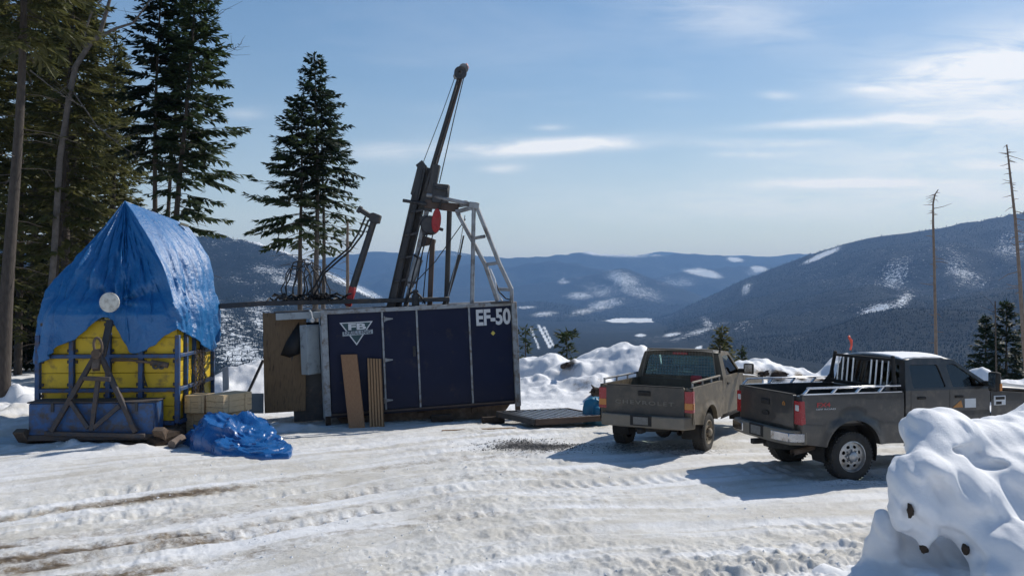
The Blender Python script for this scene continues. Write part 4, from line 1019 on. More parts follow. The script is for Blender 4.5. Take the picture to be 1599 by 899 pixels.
mb = MB(); dc = TM @ Vector((disc.x, -.30, disc.z)); mb.lathe([(0, -.03), (.20, -.03), (.215, -.015), (.215, .02), (.19, .03), (0, .03)], dc, (0, -1, 0), 28); mb.tube([dc + Vector((0, .05, .0)), dc + Vector((0, .25, .0))], .02, 6)
solo(mb, 'round_lid', 'white_disc', 'round white lid tied to the front of the tarpaulin', 'lid')
mb = MB(); a = P(281, 349, YD + 2.6); b = P(294, 353, YD + 2.7); mb.bar(a, b, .07, .06)
solo(mb, 'wood_offcut', 'new_wood', 'pale wooden batten end poking out at the upper right of the tarpaulin', 'batten')

# ------------------------------------------------------------------ crumpled tarp on the snow
def crumple(name, matn, pts, label, cat, seed, hmax, n=90):
    """heap with the ground outline pts (world xy), crumpled into sharp creases"""
    c = np.mean(np.array(pts), 0); P_ = np.array(pts) - c; ang = np.arctan2(P_[:, 1], P_[:, 0]); rad_ = np.hypot(P_[:, 0], P_[:, 1]); o = np.argsort(ang)
    ang = ang[o]; rad_ = rad_[o]; ang3 = np.concatenate([ang - 2 * math.pi, ang, ang + 2 * math.pi]); rad3 = np.tile(rad_, 3)
    mb = MB(); nr = 46; vs = []
    th = np.linspace(-math.pi, math.pi, n, endpoint=False); Rb = np.interp(th, ang3, rad3)
    for i in range(nr):
        f = i / (nr - 1)
        r_ = Rb * math.sin(f * math.pi / 2) ** .8
        x = c[0] + r_ * np.cos(th); y = c[1] + r_ * np.sin(th)
        w1 = 1 - 2 * np.abs(fbm(x * 1.2 + seed, y * 1.5, 2, 1)); w2 = 1 - 2 * np.abs(fbm(x * 2.0 + y * .9 + seed, y * 3.0 + 2, 2, 3)); w3 = 1 - 2 * np.abs(fbm(x * 5 + seed, y * 6.5, 2, 5))
        env = (1 - f ** 2.6)
        z = hmax(x, y) * env * (.62 + .22 * w1 + .24 * w2) + .035 * w3 * (1 - f ** 6) + .012
        dr = .12 * (w2 - .5) * math.sin(f * math.pi) + .05 * (w3 - .5)
        vs += [(a + math.cos(t) * d, b + math.sin(t) * d, max(zz, -.02) if f < 1 else -.05) for a, b, zz, t, d in zip(x, y, z, th, dr)]
    fs = [(i * n + j, i * n + (j + 1) % n, (i + 1) * n + (j + 1) % n, (i + 1) * n + j) for i in range(1, nr - 1) for j in range(n)] + [tuple(n + j for j in range(n))]
    mb.add(vs, fs)
    return solo(mb, name, matn, label, cat, smooth=40)
hp_ = [G(x, y) for x, y in ((286, 690), (300, 694), (330, 704), (365, 713), (410, 717), (452, 715), (455, 707), (430, 694), (400, 684), (360, 678), (310, 676))]
hp_ = [(p.x, p.y) for p in hp_]
k0 = G(335, 692); k1 = G(430, 708); dv = np.array([k1.x - k0.x, k1.y - k0.y]); dv /= np.hypot(*dv)
crumple('crumpled_tarp', 'tarp_heap', hp_, 'crumpled blue tarp heaped on the snow in front of the wooden crates', 'tarp', 3.0,
        lambda x, y: .20 + .46 * np.exp(-(((x - k0.x) * dv[0] + (y - k0.y) * dv[1] - .15) / .75) ** 2))
q = G(912, 660); tp = [(q.x + a, q.y + b) for a, b in ((-.2, -.05), (.1, -.25), (.5, -.25), (.65, .0), (.5, .5), (.1, .55), (-.15, .3))]
tq = P(934, 655, 21.6); tp = [(tq.x + .33 * math.cos(t) * (1.1 if math.cos(t) < 0 else 1), tq.y + .35 * math.sin(t)) for t in np.linspace(0, 6.28, 10)[:-1]]
crumple('bundled_tarp', 'teal_tarp', tp, 'crumpled teal tarp bundle standing in the snow behind the tan pickup', 'tarp', 9.0, lambda x, y: .72 + 0 * x, 50)

# ------------------------------------------------------------------ wooden crates (core boxes) by the tank
def crate(center, size, rz, label, seed):
    M = Matrix.Translation(center) @ Matrix.Rotation(rz, 4, 'Z'); t = thing('wooden_crate', label, 'crate', M, 'wooden crates beside the tank')
    L, Wd, Hh = size; rr = random.Random(seed)
    mb = MB(); mb.box((0, 0, Hh / 2), (L - .06, Wd - .06, Hh - .04)); mb.build('crate_body', 'slat_dark', t)
    nb = 3
    for k in range(nb):
        z0 = Hh * k / nb + .003; z1 = Hh * (k + 1) / nb - .003
        for s in (-1, 1):
            mb = MB(); mb.box((0, s * (Wd / 2 - .014), .5 * (z0 + z1)), (L, .028, z1 - z0)); mb.build('plank', 'new_wood', t, bevel=.003)
            mb = MB(); mb.box((s * (L / 2 - .014), 0, .5 * (z0 + z1)), (.026, Wd - .058, z1 - z0 - .002)); mb.build('plank', 'new_wood', t, bevel=.003)
    n = max(3, round(Wd / .12))
    for k in range(n):
        y0 = -Wd / 2 + Wd * k / n + .003; y1 = -Wd / 2 + Wd * (k + 1) / n - .003
        mb = MB(); mb.box((0, .5 * (y0 + y1), Hh + .010), (L, y1 - y0, .024)); mb.build('lid_plank', 'new_wood', t, bevel=.003)
    for s in (-1, 1):
        mb = MB(); mb.box((s * L * .28, -Wd / 2 - .008, Hh * .5), (.07, .018, Hh - .02)); mb.build('batten', 'new_wood', t, bevel=.003)
    return t
def zof(py, D): return H + (470 - py) / F * D
def cr_at(px, py0, py1, D, L, Wd, rz, label, seed):
    c = P(px, py1, D); crate(Vector((c.x, D, max(0.02, zof(py1, D)))), (L, Wd, (py1 - py0) / F * D - .02), rz, label, seed)
cr_at(357, 642, 675, 19.75, .86, .46, R(66), 'wooden crate lying at the bottom of the stack by the tank', 1)
cr_at(318, 643, 676, 19.85, .62, .44, R(-3), 'wooden crate under the short one, mostly hidden by the crumpled tarp', 5)
cr_at(312, 615, 642, 19.75, .45, .60, R(-3), 'short wooden crate on top of the stack, nearest the yellow tank', 2)
cr_at(358, 613, 641, 19.7, .92, .50, R(66), 'pale wooden crate on top of the stack, the one nearest the plywood sheet', 3)
mb = MB(); mb.bar(P(388, 612, 23.0), P(411, 562, 23.0), .09, .06)
solo(mb, 'leaning_bar', 'dark_steel', 'dark steel bar leaning against the snow mound left of the plywood', 'bar')
mb = MB(); c = [P(347, 574, 22.3), P(356, 572, 22.3), P(357, 608, 22.2), P(348, 611, 22.2)]; kk_ = Vector((0, .05, 0)); mb.add([*c, *[p + kk_ for p in c]], [(0, 1, 2, 3), (7, 6, 5, 4), (0, 4, 5, 1), (1, 5, 6, 2), (2, 6, 7, 3), (3, 7, 4, 0)])
solo(mb, 'white_panel', 'sheet_white', 'narrow white panel standing behind the crates at the tank corner', 'panel')
mb = MB(); c = [P(388, 614, 22.6), P(411, 614, 22.6), P(411, 645, 22.5), P(388, 645, 22.5)]; mb.add([*c, *[p + kk_ for p in c]], [(0, 1, 2, 3), (7, 6, 5, 4), (0, 4, 5, 1), (1, 5, 6, 2), (2, 6, 7, 3), (3, 7, 4, 0)])
solo(mb, 'grey_panel', 'cabinet_grey', 'low grey panel standing between the crates and the plywood sheet', 'panel')
# broken log end under the front right of the sled
mb = MB(); a = P(236, 692, 18.2); b = P(282, 676, 18.9); mb.tube([a, a.lerp(b, .5) + Vector((0, 0, .04)), b], [.13, .15, .12], 9)
solo(mb, 'log_block', 'log_brown', 'weathered log block under the front right corner of the sled', 'log')
mb = MB(); a = P(268, 694, 18.1); b = P(284, 684, 18.5); mb.tube([a, b], [.09, .10], 8)
solo(mb, 'pale_log', 'dead_wood', 'pale split log end beside the crumpled blue tarp', 'log')

# ------------------------------------------------------------------ pickups
# local axes: x forward from the tailgate, y to the truck's left, z up
def arc(cx, cz, r, a0, a1, n=14):
    return [(cx + r * math.cos(a), cz + r * math.sin(a)) for a in np.linspace(a0, a1, n)]
def pickup(name, label, M, S):
    t = thing(name, label, 'pickup truck', M)
    W, ZR, ZB, BL = S['W'], S['ZR'], S['ZB'], S['BL']; r_ = S['R']; ax, fx = S['AX'], S['FX']; body = S['body']
    ra = r_ + S.get('ARCH', .10); az = r_ + S.get('AZ', .0)
    def yprof(x, z, arches=True):
        u = (z - ZB) / (ZR - ZB)
        y = W - .035 * max(0, u - .62) ** 1.2 - .05 * max(0, .35 - u) ** 1.1 - .012 * math.exp(-((u - .52) / .05) ** 2)
        for c in (ax, fx):
            d = math.hypot(x - c, z - az)
            if d < ra + .3: y += S['FL'] * math.exp(-((d - ra) / S.get('FW', .085)) ** 2) * (1 if d > ra - .02 else .8)
        return y
    def side(x0, x1, top, low, s, nx=44, nz=12):
        g = []
        xs = sorted(set([round(v, 4) for v in np.linspace(x0, x1, nx)] + [round(c + ra * math.cos(a), 4) for c in (ax, fx) for a in np.linspace(.02, math.pi - .02, 26) if x0 < c + ra * math.cos(a) < x1]))
        for x in xs:
            zl = low(x)
            for c in (ax, fx):
                if abs(x - c) < ra: zl = max(zl, az + math.sqrt(ra * ra - (x - c) ** 2))
            zt = top(x); g.append([(x, s * yprof(x, zl + (zt - zl) * k / nz), zl + (zt - zl) * k / nz) for k in range(nz + 1)])
        mb = MB(); mb.grid(g)
        # folded-in lower lip and top cap
        mb.grid([[(r[0][0], r[0][1], r[0][2]), (r[0][0], r[0][1] - s * .07, r[0][2] + .0)] for r in g])
        mb.grid([[r[-1], (r[-1][0], r[-1][1] - s * .07, r[-1][2] + .004)] for r in g])
        mb.grid([[(r[0][0], r[0][1] - s * .07, r[0][2]), (r[0][0], r[0][1] - s * .30, r[0][2])] for r in g])
        return mb
    lowb = lambda x: ZB + (S.get('RLIFT', .06) * max(0, 1 - x / max(.05, ax - ra)) if x < ax - ra else 0)
    # cargo bed
    for s in (1, -1):
        o = side(0.015, BL - .012, lambda x: ZR, lowb, s).build('bed_side', body, t, smooth=40)
        mb = MB(); mb.box((BL / 2, s * (W - .085), ZR - .25), (BL - .05, .02, .5)); mb.build('bed_liner', body, t)
    mb = MB(); mb.box((BL / 2, 0, ZR - .52), (BL - .04, 2 * W - .2, .05)); mb.build('bed_floor', 'chassis', t)
    mb = MB(); mb.box((BL - .03, 0, ZR - .26), (.05, 2 * W - .18, .52)); mb.build('bed_front', body, t, bevel=.01)
    # rear corner posts, tailgate
    for s in (1, -1):
        mb = MB(); mb.box((.05, s * (W - .105), .5 * (ZR + ZB + .12)), (.09, .17, ZR - ZB - .14)); mb.build('rear_pillar', body, t, bevel=.02)
    TW = W - .17; g0 = ZB + .13
    tgm = S['tg']
    mb = MB(); mb.plate(rpoly([(-TW, g0), (TW, g0), (TW, ZR - .0), (-TW, ZR - .0)], .03), [], .07, lambda x, y, z: (y - .05 + .02 * ((z - g0) / (ZR - g0) - .5) ** 2, x, z), 0)
    tg = mb.build('tailgate', tgm, t, bevel=.012, seg=2)
    mb = MB(); mb.plate(rpoly([(-TW + .12, g0 + .09), (TW - .12, g0 + .09), (TW - .12, ZR - .14), (-TW + .12, ZR - .14)], .06), [rpoly([(-TW + .14, g0 + .11), (TW - .14, g0 + .11), (TW - .14, ZR - .16), (-TW + .14, ZR - .16)], .05)], .012, lambda x, y, z: (y - .058, x, z), 0)
    if S['press']: mb.build('tailgate_pressing', tgm, tg, bevel=.004)
    mb = MB(); mb.bar((-.012, -TW + .02, ZR + .004), (-.012, TW - .02, ZR + .004), .075, .02); mb.build('tailgate_cap', 'chassis', tg, bevel=.006)
    hz = S['hz']; mb = MB(); mb.box((-.056, 0, hz), (.02, .26, .10)); mb.box((-.07, 0, hz + .015), (.02, .20, .05)); mb.build('tailgate_handle', 'chassis', tg, bevel=.008)
    S['tailgate_extra'](tg, TW, t)
    # tail lights
    for s in (1, -1):
        z0, z1 = S['tl']
        mb = MB(); mb.plate(rpoly([(0, z0), (.20, z0 + .02), (.15, z1 - .0), (0, z1)], .02), [], .05, lambda a, b, c, s=s: (-.012 + a * .45 - 0, s * (W + .006 - .022 * max(0, c - z0 - .3) - b * 1.0), c), 0)
        mb.box((-.005, s * (W - .085), .5 * (z0 + z1)), (.05, .165, z1 - z0 - .01))
        tl = mb.build('tail_light', 'lamp_red', t, bevel=.012)
        if S.get('amber'):
            mb = MB(); mb.box((-.012, s * (W - .085), z0 + .30 * (z1 - z0)), (.05, .168, .30 * (z1 - z0))); mb.box((.03, s * (W - .02), z0 + .30 * (z1 - z0)), (.07, .06, .30 * (z1 - z0))); mb.build('lamp_amber', 'lamp_amber', tl, bevel=.006)
        else:
            mb = MB(); mb.box((-.012, s * (W - .085), z1 - .12), (.05, .10, .10)); mb.build('lamp_clear', 'lamp_clear', tl, bevel=.006)
    # rear bumper
    bb = S['bump']
    pts = [(-W - .01, .14), (-W + .12, -.14), (-.42, -.21), (.42, -.21), (W - .12, -.14), (W + .01, .14), (W - .10, .14), (W - .18, -.02), (.4, -.06), (-.4, -.06), (-W + .18, -.02), (-W + .10, .14)]
    mb = MB(); mb.plate([(a, b) for a, b in pts], [], bb[1] - bb[0], lambda x, y, z: (z - .03 - .02 * math.sin((y) / (bb[1] - bb[0]) * 3.14), x, bb[0] + y), 0)
    bp = mb.build('rear_bumper', S['bm'], t, bevel=.025, seg=2)
    mb = MB(); mb.box((-.235, 0, .5 * (bb[0] + bb[1]) + .02), (.02, .46, bb[1] - bb[0] - .03)); mb.build('bumper_recess', 'chassis', bp, bevel=.01)
    mb = MB(); mb.box((-.252, 0, .5 * (bb[0] + bb[1]) + .02), (.012, .31, .15)); mb.build('licence_plate', S['plate'], bp, bevel=.003)
    mb = MB(); mb.box((-.20, 0, bb[0] - .06), (.26, .10, .09)); mb.build('tow_hitch', 'chassis', t, bevel=.01)
    # cab: door skins, pillars, roof, glass
    C0, C1 = BL + .03, S['C1']; ZW, ZT = S['ZW'], S['ZT']      # belt line, roof
    wb_ = S['wins']; A0, A1 = S['A0'], S['A1']            # a-pillar foot / head
    tum = S['tum']
    def cy(x, z, s, d=0.0):
        y = W - .012
        if z > ZW: y -= tum * (z - ZW) / (ZT - ZW) * (ZT - ZW) + .06 * max(0, (z - ZW) / (ZT - ZW) - .82) ** 1.5
        else:
            u = (z - ZB) / (ZW - ZB); y += -.05 * max(0, .35 - u) ** 1.1 - .012 * math.exp(-((u - .6) / .06) ** 2)
        return s * (y - d)
    rear_top = C0 + S['RL']                                # rear wall leans forward
    for s in (1, -1):
        f = lambda x, y, z, s=s: (x, cy(x, z, s, y), z)
        # cab side with the window openings cut out
        def dens(poly, step=.08):
            o = []
            for i in range(len(poly)):
                a = Vector(poly[i]); b = Vector(poly[(i + 1) % len(poly)]); n = max(1, int((b - a).length / step))
                o += [tuple(a.lerp(b, k / n)) for k in range(n)]
            return o
        outer = [(C0, ZB + .03), (S['D1'], ZB + .03), (S['D1'], ZW - .02), (A0, ZW), (A1, ZT - .02), (A1 - .25, ZT + .025), (rear_top + .2, ZT + .03), (rear_top, ZT - .03), (C0, ZW)]
        wins = [rpoly(w_, .05) for w_ in wb_]
        # strips: lower skin and upper frame as separate plates keep the belt fold crisp
        lowp = [(C0, ZB + .03), (S['D1'], ZB + .03), (S['D1'], ZW), (C0, ZW)]
        mb = MB(); g = []
        for x in np.linspace(C0, S['D1'], 26):
            g.append([(x, cy(x, z, s), z) for z in np.linspace(ZB + .03, ZW, 14)])
        mb.grid(g); mb.grid([[r[0], (r[0][0], r[0][1] - s * .2, r[0][2] - .0)] for r in g])
        cs = mb.build('cab_side', body, t, smooth=40)
        upper = [(C0, ZW), (A0, ZW), (A1, ZT - .02), (A1 - .25, ZT + .02), (rear_top + .2, ZT + .025), (rear_top, ZT - .03)]
        mb = MB(); mb.plate(dens(upper), [dens(w_) for w_ in wins], .045, f, 0.0); mb.build('window_frame', body, t, smooth=40)
        for iw, w_ in enumerate(wb_):
            mb = MB(); mb.plate(rpoly(w_, .05), [], .006, lambda x, y, z, s=s: (x, cy(x, z, s, .022 + y), z)); mb.build('side_window', 'glass_clear' if iw else S['sglass'], t)
            cxm = sum(p[0] for p in w_) / 4
        # door seams, handles
        for i, xs in enumerate(S['seams']):
            mb = MB(); mb.grid([[(xs - .006, cy(xs, z, s, -.0015), z), (xs + .006, cy(xs, z, s, -.0015), z)] for z in np.linspace(ZB + .06, ZW, 14)]); mb.build('door_seam', 'chassis', cs)
        for xh in S['handles']:
            z = ZW - .13; mb = MB(); mb.box((xh, cy(xh, z, s, -.012), z), (.17, .03, .045)); mb.build('door_handle', 'chassis', cs, bevel=.01)
        mb = MB(); mb.grid([[(x, cy(x, ZB + .03, s, .0), ZB + .035), (x, cy(x, ZB + .03, s, .04), ZB - .07)] for x in np.linspace(C0, S['D1'], 4)]); mb.build('rocker_panel', 'chassis', t, solid=.01)
    yr = lambda z: abs(cy(0, z, 1))
    # roof
    g = []
    for x in np.linspace(rear_top - .01, A1 + .01, 14):
        fq = (x - rear_top) / (A1 - rear_top); drop = .035 * (2 * fq - 1) ** 4; row = []
        for k in np.linspace(-1, 1, 15):
            row.append((x, k * (yr(ZT - .02) - .004), ZT + .005 + .045 * (1 - abs(k) ** 3) - drop * .6))
        g.append(row)
    mb = MB(); mb.grid(g); mb.build('roof', body, t, smooth=60, solid=.02)
    # rear wall of the cab with its window
    def rw(y, d, z):
        fz = max(0, (z - ZW) / (ZT - ZW)); return (C0 + S['RL'] * fz + d, y, z)
    yo = yr(ZW) - .02; yt = yr(ZT - .03) - .02; wz0, wz1 = S['rw']
    ya = lambda z: yo + (yt - yo) * (z - ZW) / (ZT - ZW)
    hole = rpoly([(-ya(wz0) + .13, wz0), (ya(wz0) - .13, wz0), (ya(wz1) - .12, wz1), (-ya(wz1) + .12, wz1)], .07)
    mb = MB(); mb.plate([(-yo, ZR - .55), (yo, ZR - .55), (yo, ZW), (yt, ZT), (-yt, ZT), (-yo, ZW)], [hole], .04, lambda x, y, z: rw(x, y, z)); mb.build('cab_back', body, t)
    mb = MB(); mb.plate(hole, [], .006, lambda x, y, z: rw(x, y + .015, z)); mb.build('rear_window', S['rglass'], t)
    # windscreen
    yA = yr(ZW) - .06; yB = yr(ZT - .03) - .07
    mb = MB(); mb.grid([[(A0 + .03 + (A1 - A0) * f_ + .05 * (1 - k * k) * (1 - f_), k * (yA + (yB - yA) * f_), ZW - .0 + (ZT - .01 - ZW) * f_) for k in np.linspace(-1, 1, 9)] for f_ in np.linspace(0, 1, 6)]); mb.build('windscreen', 'glass_clear', t, smooth=60)
    # nose
    HF = S['HF']; HZ = S['HZ']
    for s in (1, -1):
        side(S['D1'] + .012, HF, lambda x: ZW - .02 - (ZW - HZ) * ((x - S['D1']) / (HF - S['D1'])) ** 1.4 - .03, lambda x: ZB + .02, s, 40).build('front_wing', body, t, smooth=40)
    g = []
    for x in np.linspace(A0 - .02, HF + .02, 14):
        fq = (x - A0) / (HF - A0); z = ZW - (ZW - HZ) * max(0, fq) ** 1.4
        g.append([(x, k * (W - .06), z + .06 * (1 - k ** 4) - .06 * (1 if fq > .95 else 0) * 0 + .02 * (abs(k) < .45)) for k in np.linspace(-1, 1, 15)])
    mb = MB(); mb.grid(g); mb.build('bonnet', body, t, smooth=50, solid=.02)
    mb = MB(); mb.box((HF - .03, 0, .5 * (HZ + ZB) + .06), (.08, 1.1, HZ - ZB - .14)); gl = mb.build('grille', 'chrome', t, bevel=.03)
    for k in range(3):
        mb = MB(); mb.box((HF + .012, 0, ZB + .28 + k * .15), (.02, 1.0, .09)); mb.build('grille_slot', 'chassis', gl)
    for s in (1, -1):
        mb = MB(); mb.box((HF - .04, s * (W - .22), HZ - .20), (.1, .34, .26)); mb.build('headlight', 'lamp_clear', t, bevel=.03)
    mb = MB(); mb.box((HF + .05, 0, ZB + .06), (.2, 2 * W, .24)); mb.build('front_bumper', 'chrome', t, bevel=.04, seg=2)
    # mirrors
    mx, mz = S['mir']
    for s in (1, -1):
        mb = MB(); mb.box((mx, s * (W + .21), mz + .03), (.11, S['mw'], S['mh'])); mb.bar((mx + .02, s * (W - .04), mz - .02), (mx, s * (W + .14), mz - .02), .06, .10)
        mi = mb.build('mirror', 'chassis', t, bevel=.03, seg=2)
        mb = MB(); mb.box((mx - .057, s * (W + .21), mz + .03), (.006, S['mw'] - .05, S['mh'] - .05)); mb.build('mirror_glass', 'chrome', mi)
        if S.get('msig'):
            mb = MB(); mb.box((mx + .035, s * (W + .21 + S['mw'] / 2), mz - .06), (.05, .03, .13)); mb.build('mirror_signal', 'lamp_amber', mi, bevel=.008)
    # interior
    for s in (1, -1):
        mb = MB(); xs_ = S['seat']; mb.box((xs_, s * .42, ZW - .42), (.5, .52, .16)); mb.box((xs_ - .24, s * .42, ZW - .08), (.14, .5, .62)); st = mb.build('seat', 'seat_cloth', t, bevel=.05, seg=2)
        mb = MB(); mb.box((xs_ - .27, s * .42, ZW + .30), (.10, .26, .17)); mb.build('headrest', 'seat_cloth', st, bevel=.04, seg=2)
    mb = MB(); mb.box((A0 - .18, 0, ZW - .10), (.42, 2 * W - .3, .22)); ds = mb.build('dashboard', 'interior', t, bevel=.06, seg=2)
    mb = MB(); c_ = Vector((A0 - .55, .42, ZW + .02)); nrm = Vector((-.8, 0, .55)).normalized(); s1, u1, _ = basis(nrm)
    mb.tube([c_ + (s1 * math.cos(a) + u1 * math.sin(a)) * .19 for a in np.linspace(0, 2 * math.pi, 21)], .017, 6, False); mb.bar(c_ - s1 * .18, c_ + s1 * .18, .03, .03); mb.build('steering_wheel', 'interior', ds)
    mb = MB(); mb.box(((C0 + S['D1']) / 2, 0, ZB + .1), (S['D1'] - C0 - .05, 2 * W - .16, .08)); mb.build('cab_floor', 'interior', t)
    # chassis
    for s in (1, -1):
        mb = MB(); mb.box((S['HF'] / 2, s * .43, ZB + .02), (S['HF'] - .2, .09, .16)); mb.build('frame_rail', 'chassis', t, bevel=.01)
        for c in (ax, fx):
            mb = MB(); pts = arc(c, az, ra - .012, -.35, math.pi + .35, 18); mb.grid([[(x, s * (W - .05), z), (x, s * (W - .42), z)] for x, z in pts]); mb.plate(pts, [], .01, lambda x, y, z, s=s: (x, s * (W - .42) + y, z)); mb.build('wheel_well', 'chassis', t)
    for c in (ax, fx):
        mb = MB(); mb.tube([(c, -W + .2, r_), (c, W - .2, r_)], .055, 10); mb.lathe([(0, -.16), (.12, -.14), (.19, 0), (.12, .14), (0, .16)], (c, .0 if c == ax else .3, r_), (1, 0, 0), 14); mb.build('axle', 'chassis', t)
    mb = MB(); mb.tube([(2.6, -.55, ZB - .05), (ax + .6, -.62, ZB - .0), (ax - .2, -.66, ZB + .02), (.25, -.66, ZB - .10), (.02, -.70, ZB - .12)], [.05, .05, .05, .05, .055], 10, False); mb.build('exhaust', 'rusty_steel', t)
    mb = MB(); mb.box((ax + .0, 0, ZB + .02), (.9, .7, .10)); mb.lathe([(0, -.13), (.36, -.13), (.38, 0), (.36, .13), (0, .13)], (.42, 0, ZB - .02), (0, 0, 1), 20); mb.build('spare_wheel', 'tyre', t)
    # wheels
    def wheel(c, s):
        wd = S['TWD']; yw = s * (W - wd / 2 - .005)
        prof = [(r_ * .60, -wd * .42), (r_ * .68, -wd * .5), (r_ * .86, -wd * .52), (r_ * .96, -wd * .46), (r_, -wd * .36), (r_, wd * .36), (r_ * .96, wd * .46), (r_ * .86, wd * .52), (r_ * .68, wd * .5), (r_ * .60, wd * .42)]
        wh = None
        mb = MB(); mb.lathe(prof, (c, yw, r_), (0, 1, 0), 44)
        for i in range(44):     # tread blocks
            a = 2 * math.pi * i / 44; rot = Matrix.Rotation(-a, 3, 'Y')
            for k, yo_ in ((0, -.32), (1, 0.0), (0, .32)):
                aa = a + k * .07; rot = Matrix.Rotation(-aa, 3, 'Y'); mb.box(Vector((c, yw + yo_ * wd, r_)) + Vector((math.cos(aa), 0, math.sin(aa))) * (r_ - .004), (.026, wd * .27, .033), rot)
        wh = mb.build('wheel', 'tyre', t, smooth=45)
        Q = lambda rr, a, d: (c + rr * math.cos(a), yw + s * d, r_ + rr * math.sin(a))
        fo = wd * .5
        mb = MB(); rim = [(r_ * .62, -.04 + fo - .02), (r_ * .645, fo - .005), (r_ * .60, fo + .0), (r_ * .57, fo - .03), (r_ * .55, fo - .09)]
        mb.lathe([(a, b) for a, b in rim], (c, yw, r_), (0, s, 0), 36)
        # disc with openings
        nh = S['holes']; outer = [(r_ * .58 * math.cos(a), r_ * .58 * math.sin(a)) for a in np.linspace(0, 2 * math.pi, 48, endpoint=False)]; hl_ = []
        for i in range(nh):
            a = 2 * math.pi * (i + .5) / nh; rr = r_ * .41; ww = S['hw'] * r_
            hl_.append([(rr * math.cos(a) + ww * (math.cos(b) * math.cos(a) * .8 - math.sin(b) * math.sin(a)), rr * math.sin(a) + ww * (math.cos(b) * math.sin(a) * .8 + math.sin(b) * math.cos(a))) for b in np.linspace(0, 2 * math.pi, 12, endpoint=False)])
        mb.plate(outer, hl_, .012, lambda x, y, z: (c + x, yw + s * (fo - .045 + .05 * max(0, 1 - math.hypot(x, z) / (r_ * .5)) + y * -1), r_ + z))
        mb.lathe([(r_ * .22, fo - .02), (r_ * .21, fo + .03), (r_ * .15, fo + .05), (0, fo + .055)], (c, yw, r_), (0, s, 0), 20)
        rm = mb.build('rim', S['rim'], wh, smooth=40)
        mb = MB(); mb.lathe([(r_ * .57, fo - .13), (0, fo - .13)], (c, yw, r_), (0, s, 0), 24); mb.build('brake_disc', 'chassis', wh)
        for i in range(8):
            a = 2 * math.pi * i / 8; mb = MB(); mb.lathe([(.016, 0), (.016, .03), (0, .034)], Q(r_ * .265, a, fo - .02), (0, s, 0), 6); mb.build('lug_nut', 'chrome' if S['rim'] == 'alloy' else 'rusty_steel', wh)
    for c in (ax, fx):
        for s in (1, -1): wheel(c, s)
    S['extra'](t, S, cy, yr)
    return t

def tg_text(s, cx, z0, z1, width, matn, par, name='lettering', x=-.053, off=.02, spacing=1.0):
    """lettering on the tailgate, read from behind (left to right = +y to -y)"""
    vs, fs = text_mb(s, 1.0, .006, off, 1.0, spacing=spacing); a = np.array(vs); w_, h_ = np.ptp(a[:, 0]), np.ptp(a[:, 1]); ax_, ay_ = a[:, 0].min(), a[:, 1].min()
    mb = MB(); mb.add([(x - z, cx + width / 2 - (xx - ax_) / w_ * width, z0 + (yv - ay_) / h_ * (z1 - z0)) for xx, yv, z in vs], fs); return mb.build(name, matn, par, smooth=0)
def side_text(s, x0, x1, z0, z1, y, matn, par, name='lettering', off=.02):
    """lettering on the truck's right side (y = -W); reads toward the front"""
    vs, fs = text_mb(s, 1.0, .004, off); a = np.array(vs); w_, h_ = np.ptp(a[:, 0]), np.ptp(a[:, 1]); ax_, ay_ = a[:, 0].min(), a[:, 1].min()
    mb = MB(); mb.add([(x0 + (xx - ax_) / w_ * (x1 - x0), y - z, z0 + (yv - ay_) / h_ * (z1 - z0)) for xx, yv, z in vs], fs); return mb.build(name, matn, par, smooth=0)

# --- tan mud-covered pickup
def tan_tg(tg, TW, t):
    tg_text('CHEVROLET', 0.0, .995, 1.075, 1.24, 'decal_faint', tg, x=-.0535, spacing=1.25)
def tan_extra(t, S, cy, yr):
    W, ZR, BL, ZT, ZW = S['W'], S['ZR'], S['BL'], S['ZT'], S['ZW']
    for s in (1, -1):
        y = s * (W - .06); z = ZR + .10
        mb = MB(); mb.tube([(.10, y, z), (BL - .05, y, z)], .022, 8); rl = mb.build('bed_rail', 'galvanised' if s > 0 else 'bumper_dirty', t)
        for x in (.12, .75, 1.35, BL - .10):
            mb = MB(); mb.box((x, y, ZR + .045), (.035, .03, .11)); mb.build('rail_stand', 'galvanised', rl)
    # mesh guard over the rear window
    C0 = BL + .03; z0, z1 = ZW - .02, ZT + .06
    fxq = lambda z: C0 - .05 + S['RL'] * max(0, (z - ZW) / (ZT - ZW)) * .7
    yw = .78; mb = MB()
    mb.tube([(fxq(z0), -yw - .06, z0), (fxq(z1), -yw + .04, z1), (fxq(z1), yw - .04, z1), (fxq(z0), yw + .06, z0)], .018, 6); gd = mb.build('window_guard', 'bumper_dirty', t)
    mb = MB()
    for k in np.linspace(-yw + .06, yw - .06, 22): mb.tube([(fxq(z0 + .02), k, z0 + .02), (fxq(z1), k * .96, z1)], .003, 4)
    for z in np.linspace(z0 + .06, z1 - .06, 9): mb.tube([(fxq(z), -yw, z), (fxq(z), yw, z)], .003, 4)
    o = mb.build('guard_mesh', 'bumper_dirty', gd, smooth=0); o['kind'] = 'stuff'
    mb = MB(); mb.box((C0 + S['RL'] - .02, 0, ZT - .03), (.03, .34, .05)); mb.build('brake_light', 'lamp_red', t, bevel=.006)
    mb = MB(); mb.box((BL - .25, -.48, ZR + .02), (.10, .24, .16)); mb.build('red_jug', 'decal_red', t, bevel=.03)
    mb = MB(); mb.tube([(C0 + .2, -.85, ZT), (C0 + .16, -.87, ZT + .16)], .02, 6); mb.build('antenna_mount', 'chassis', t)
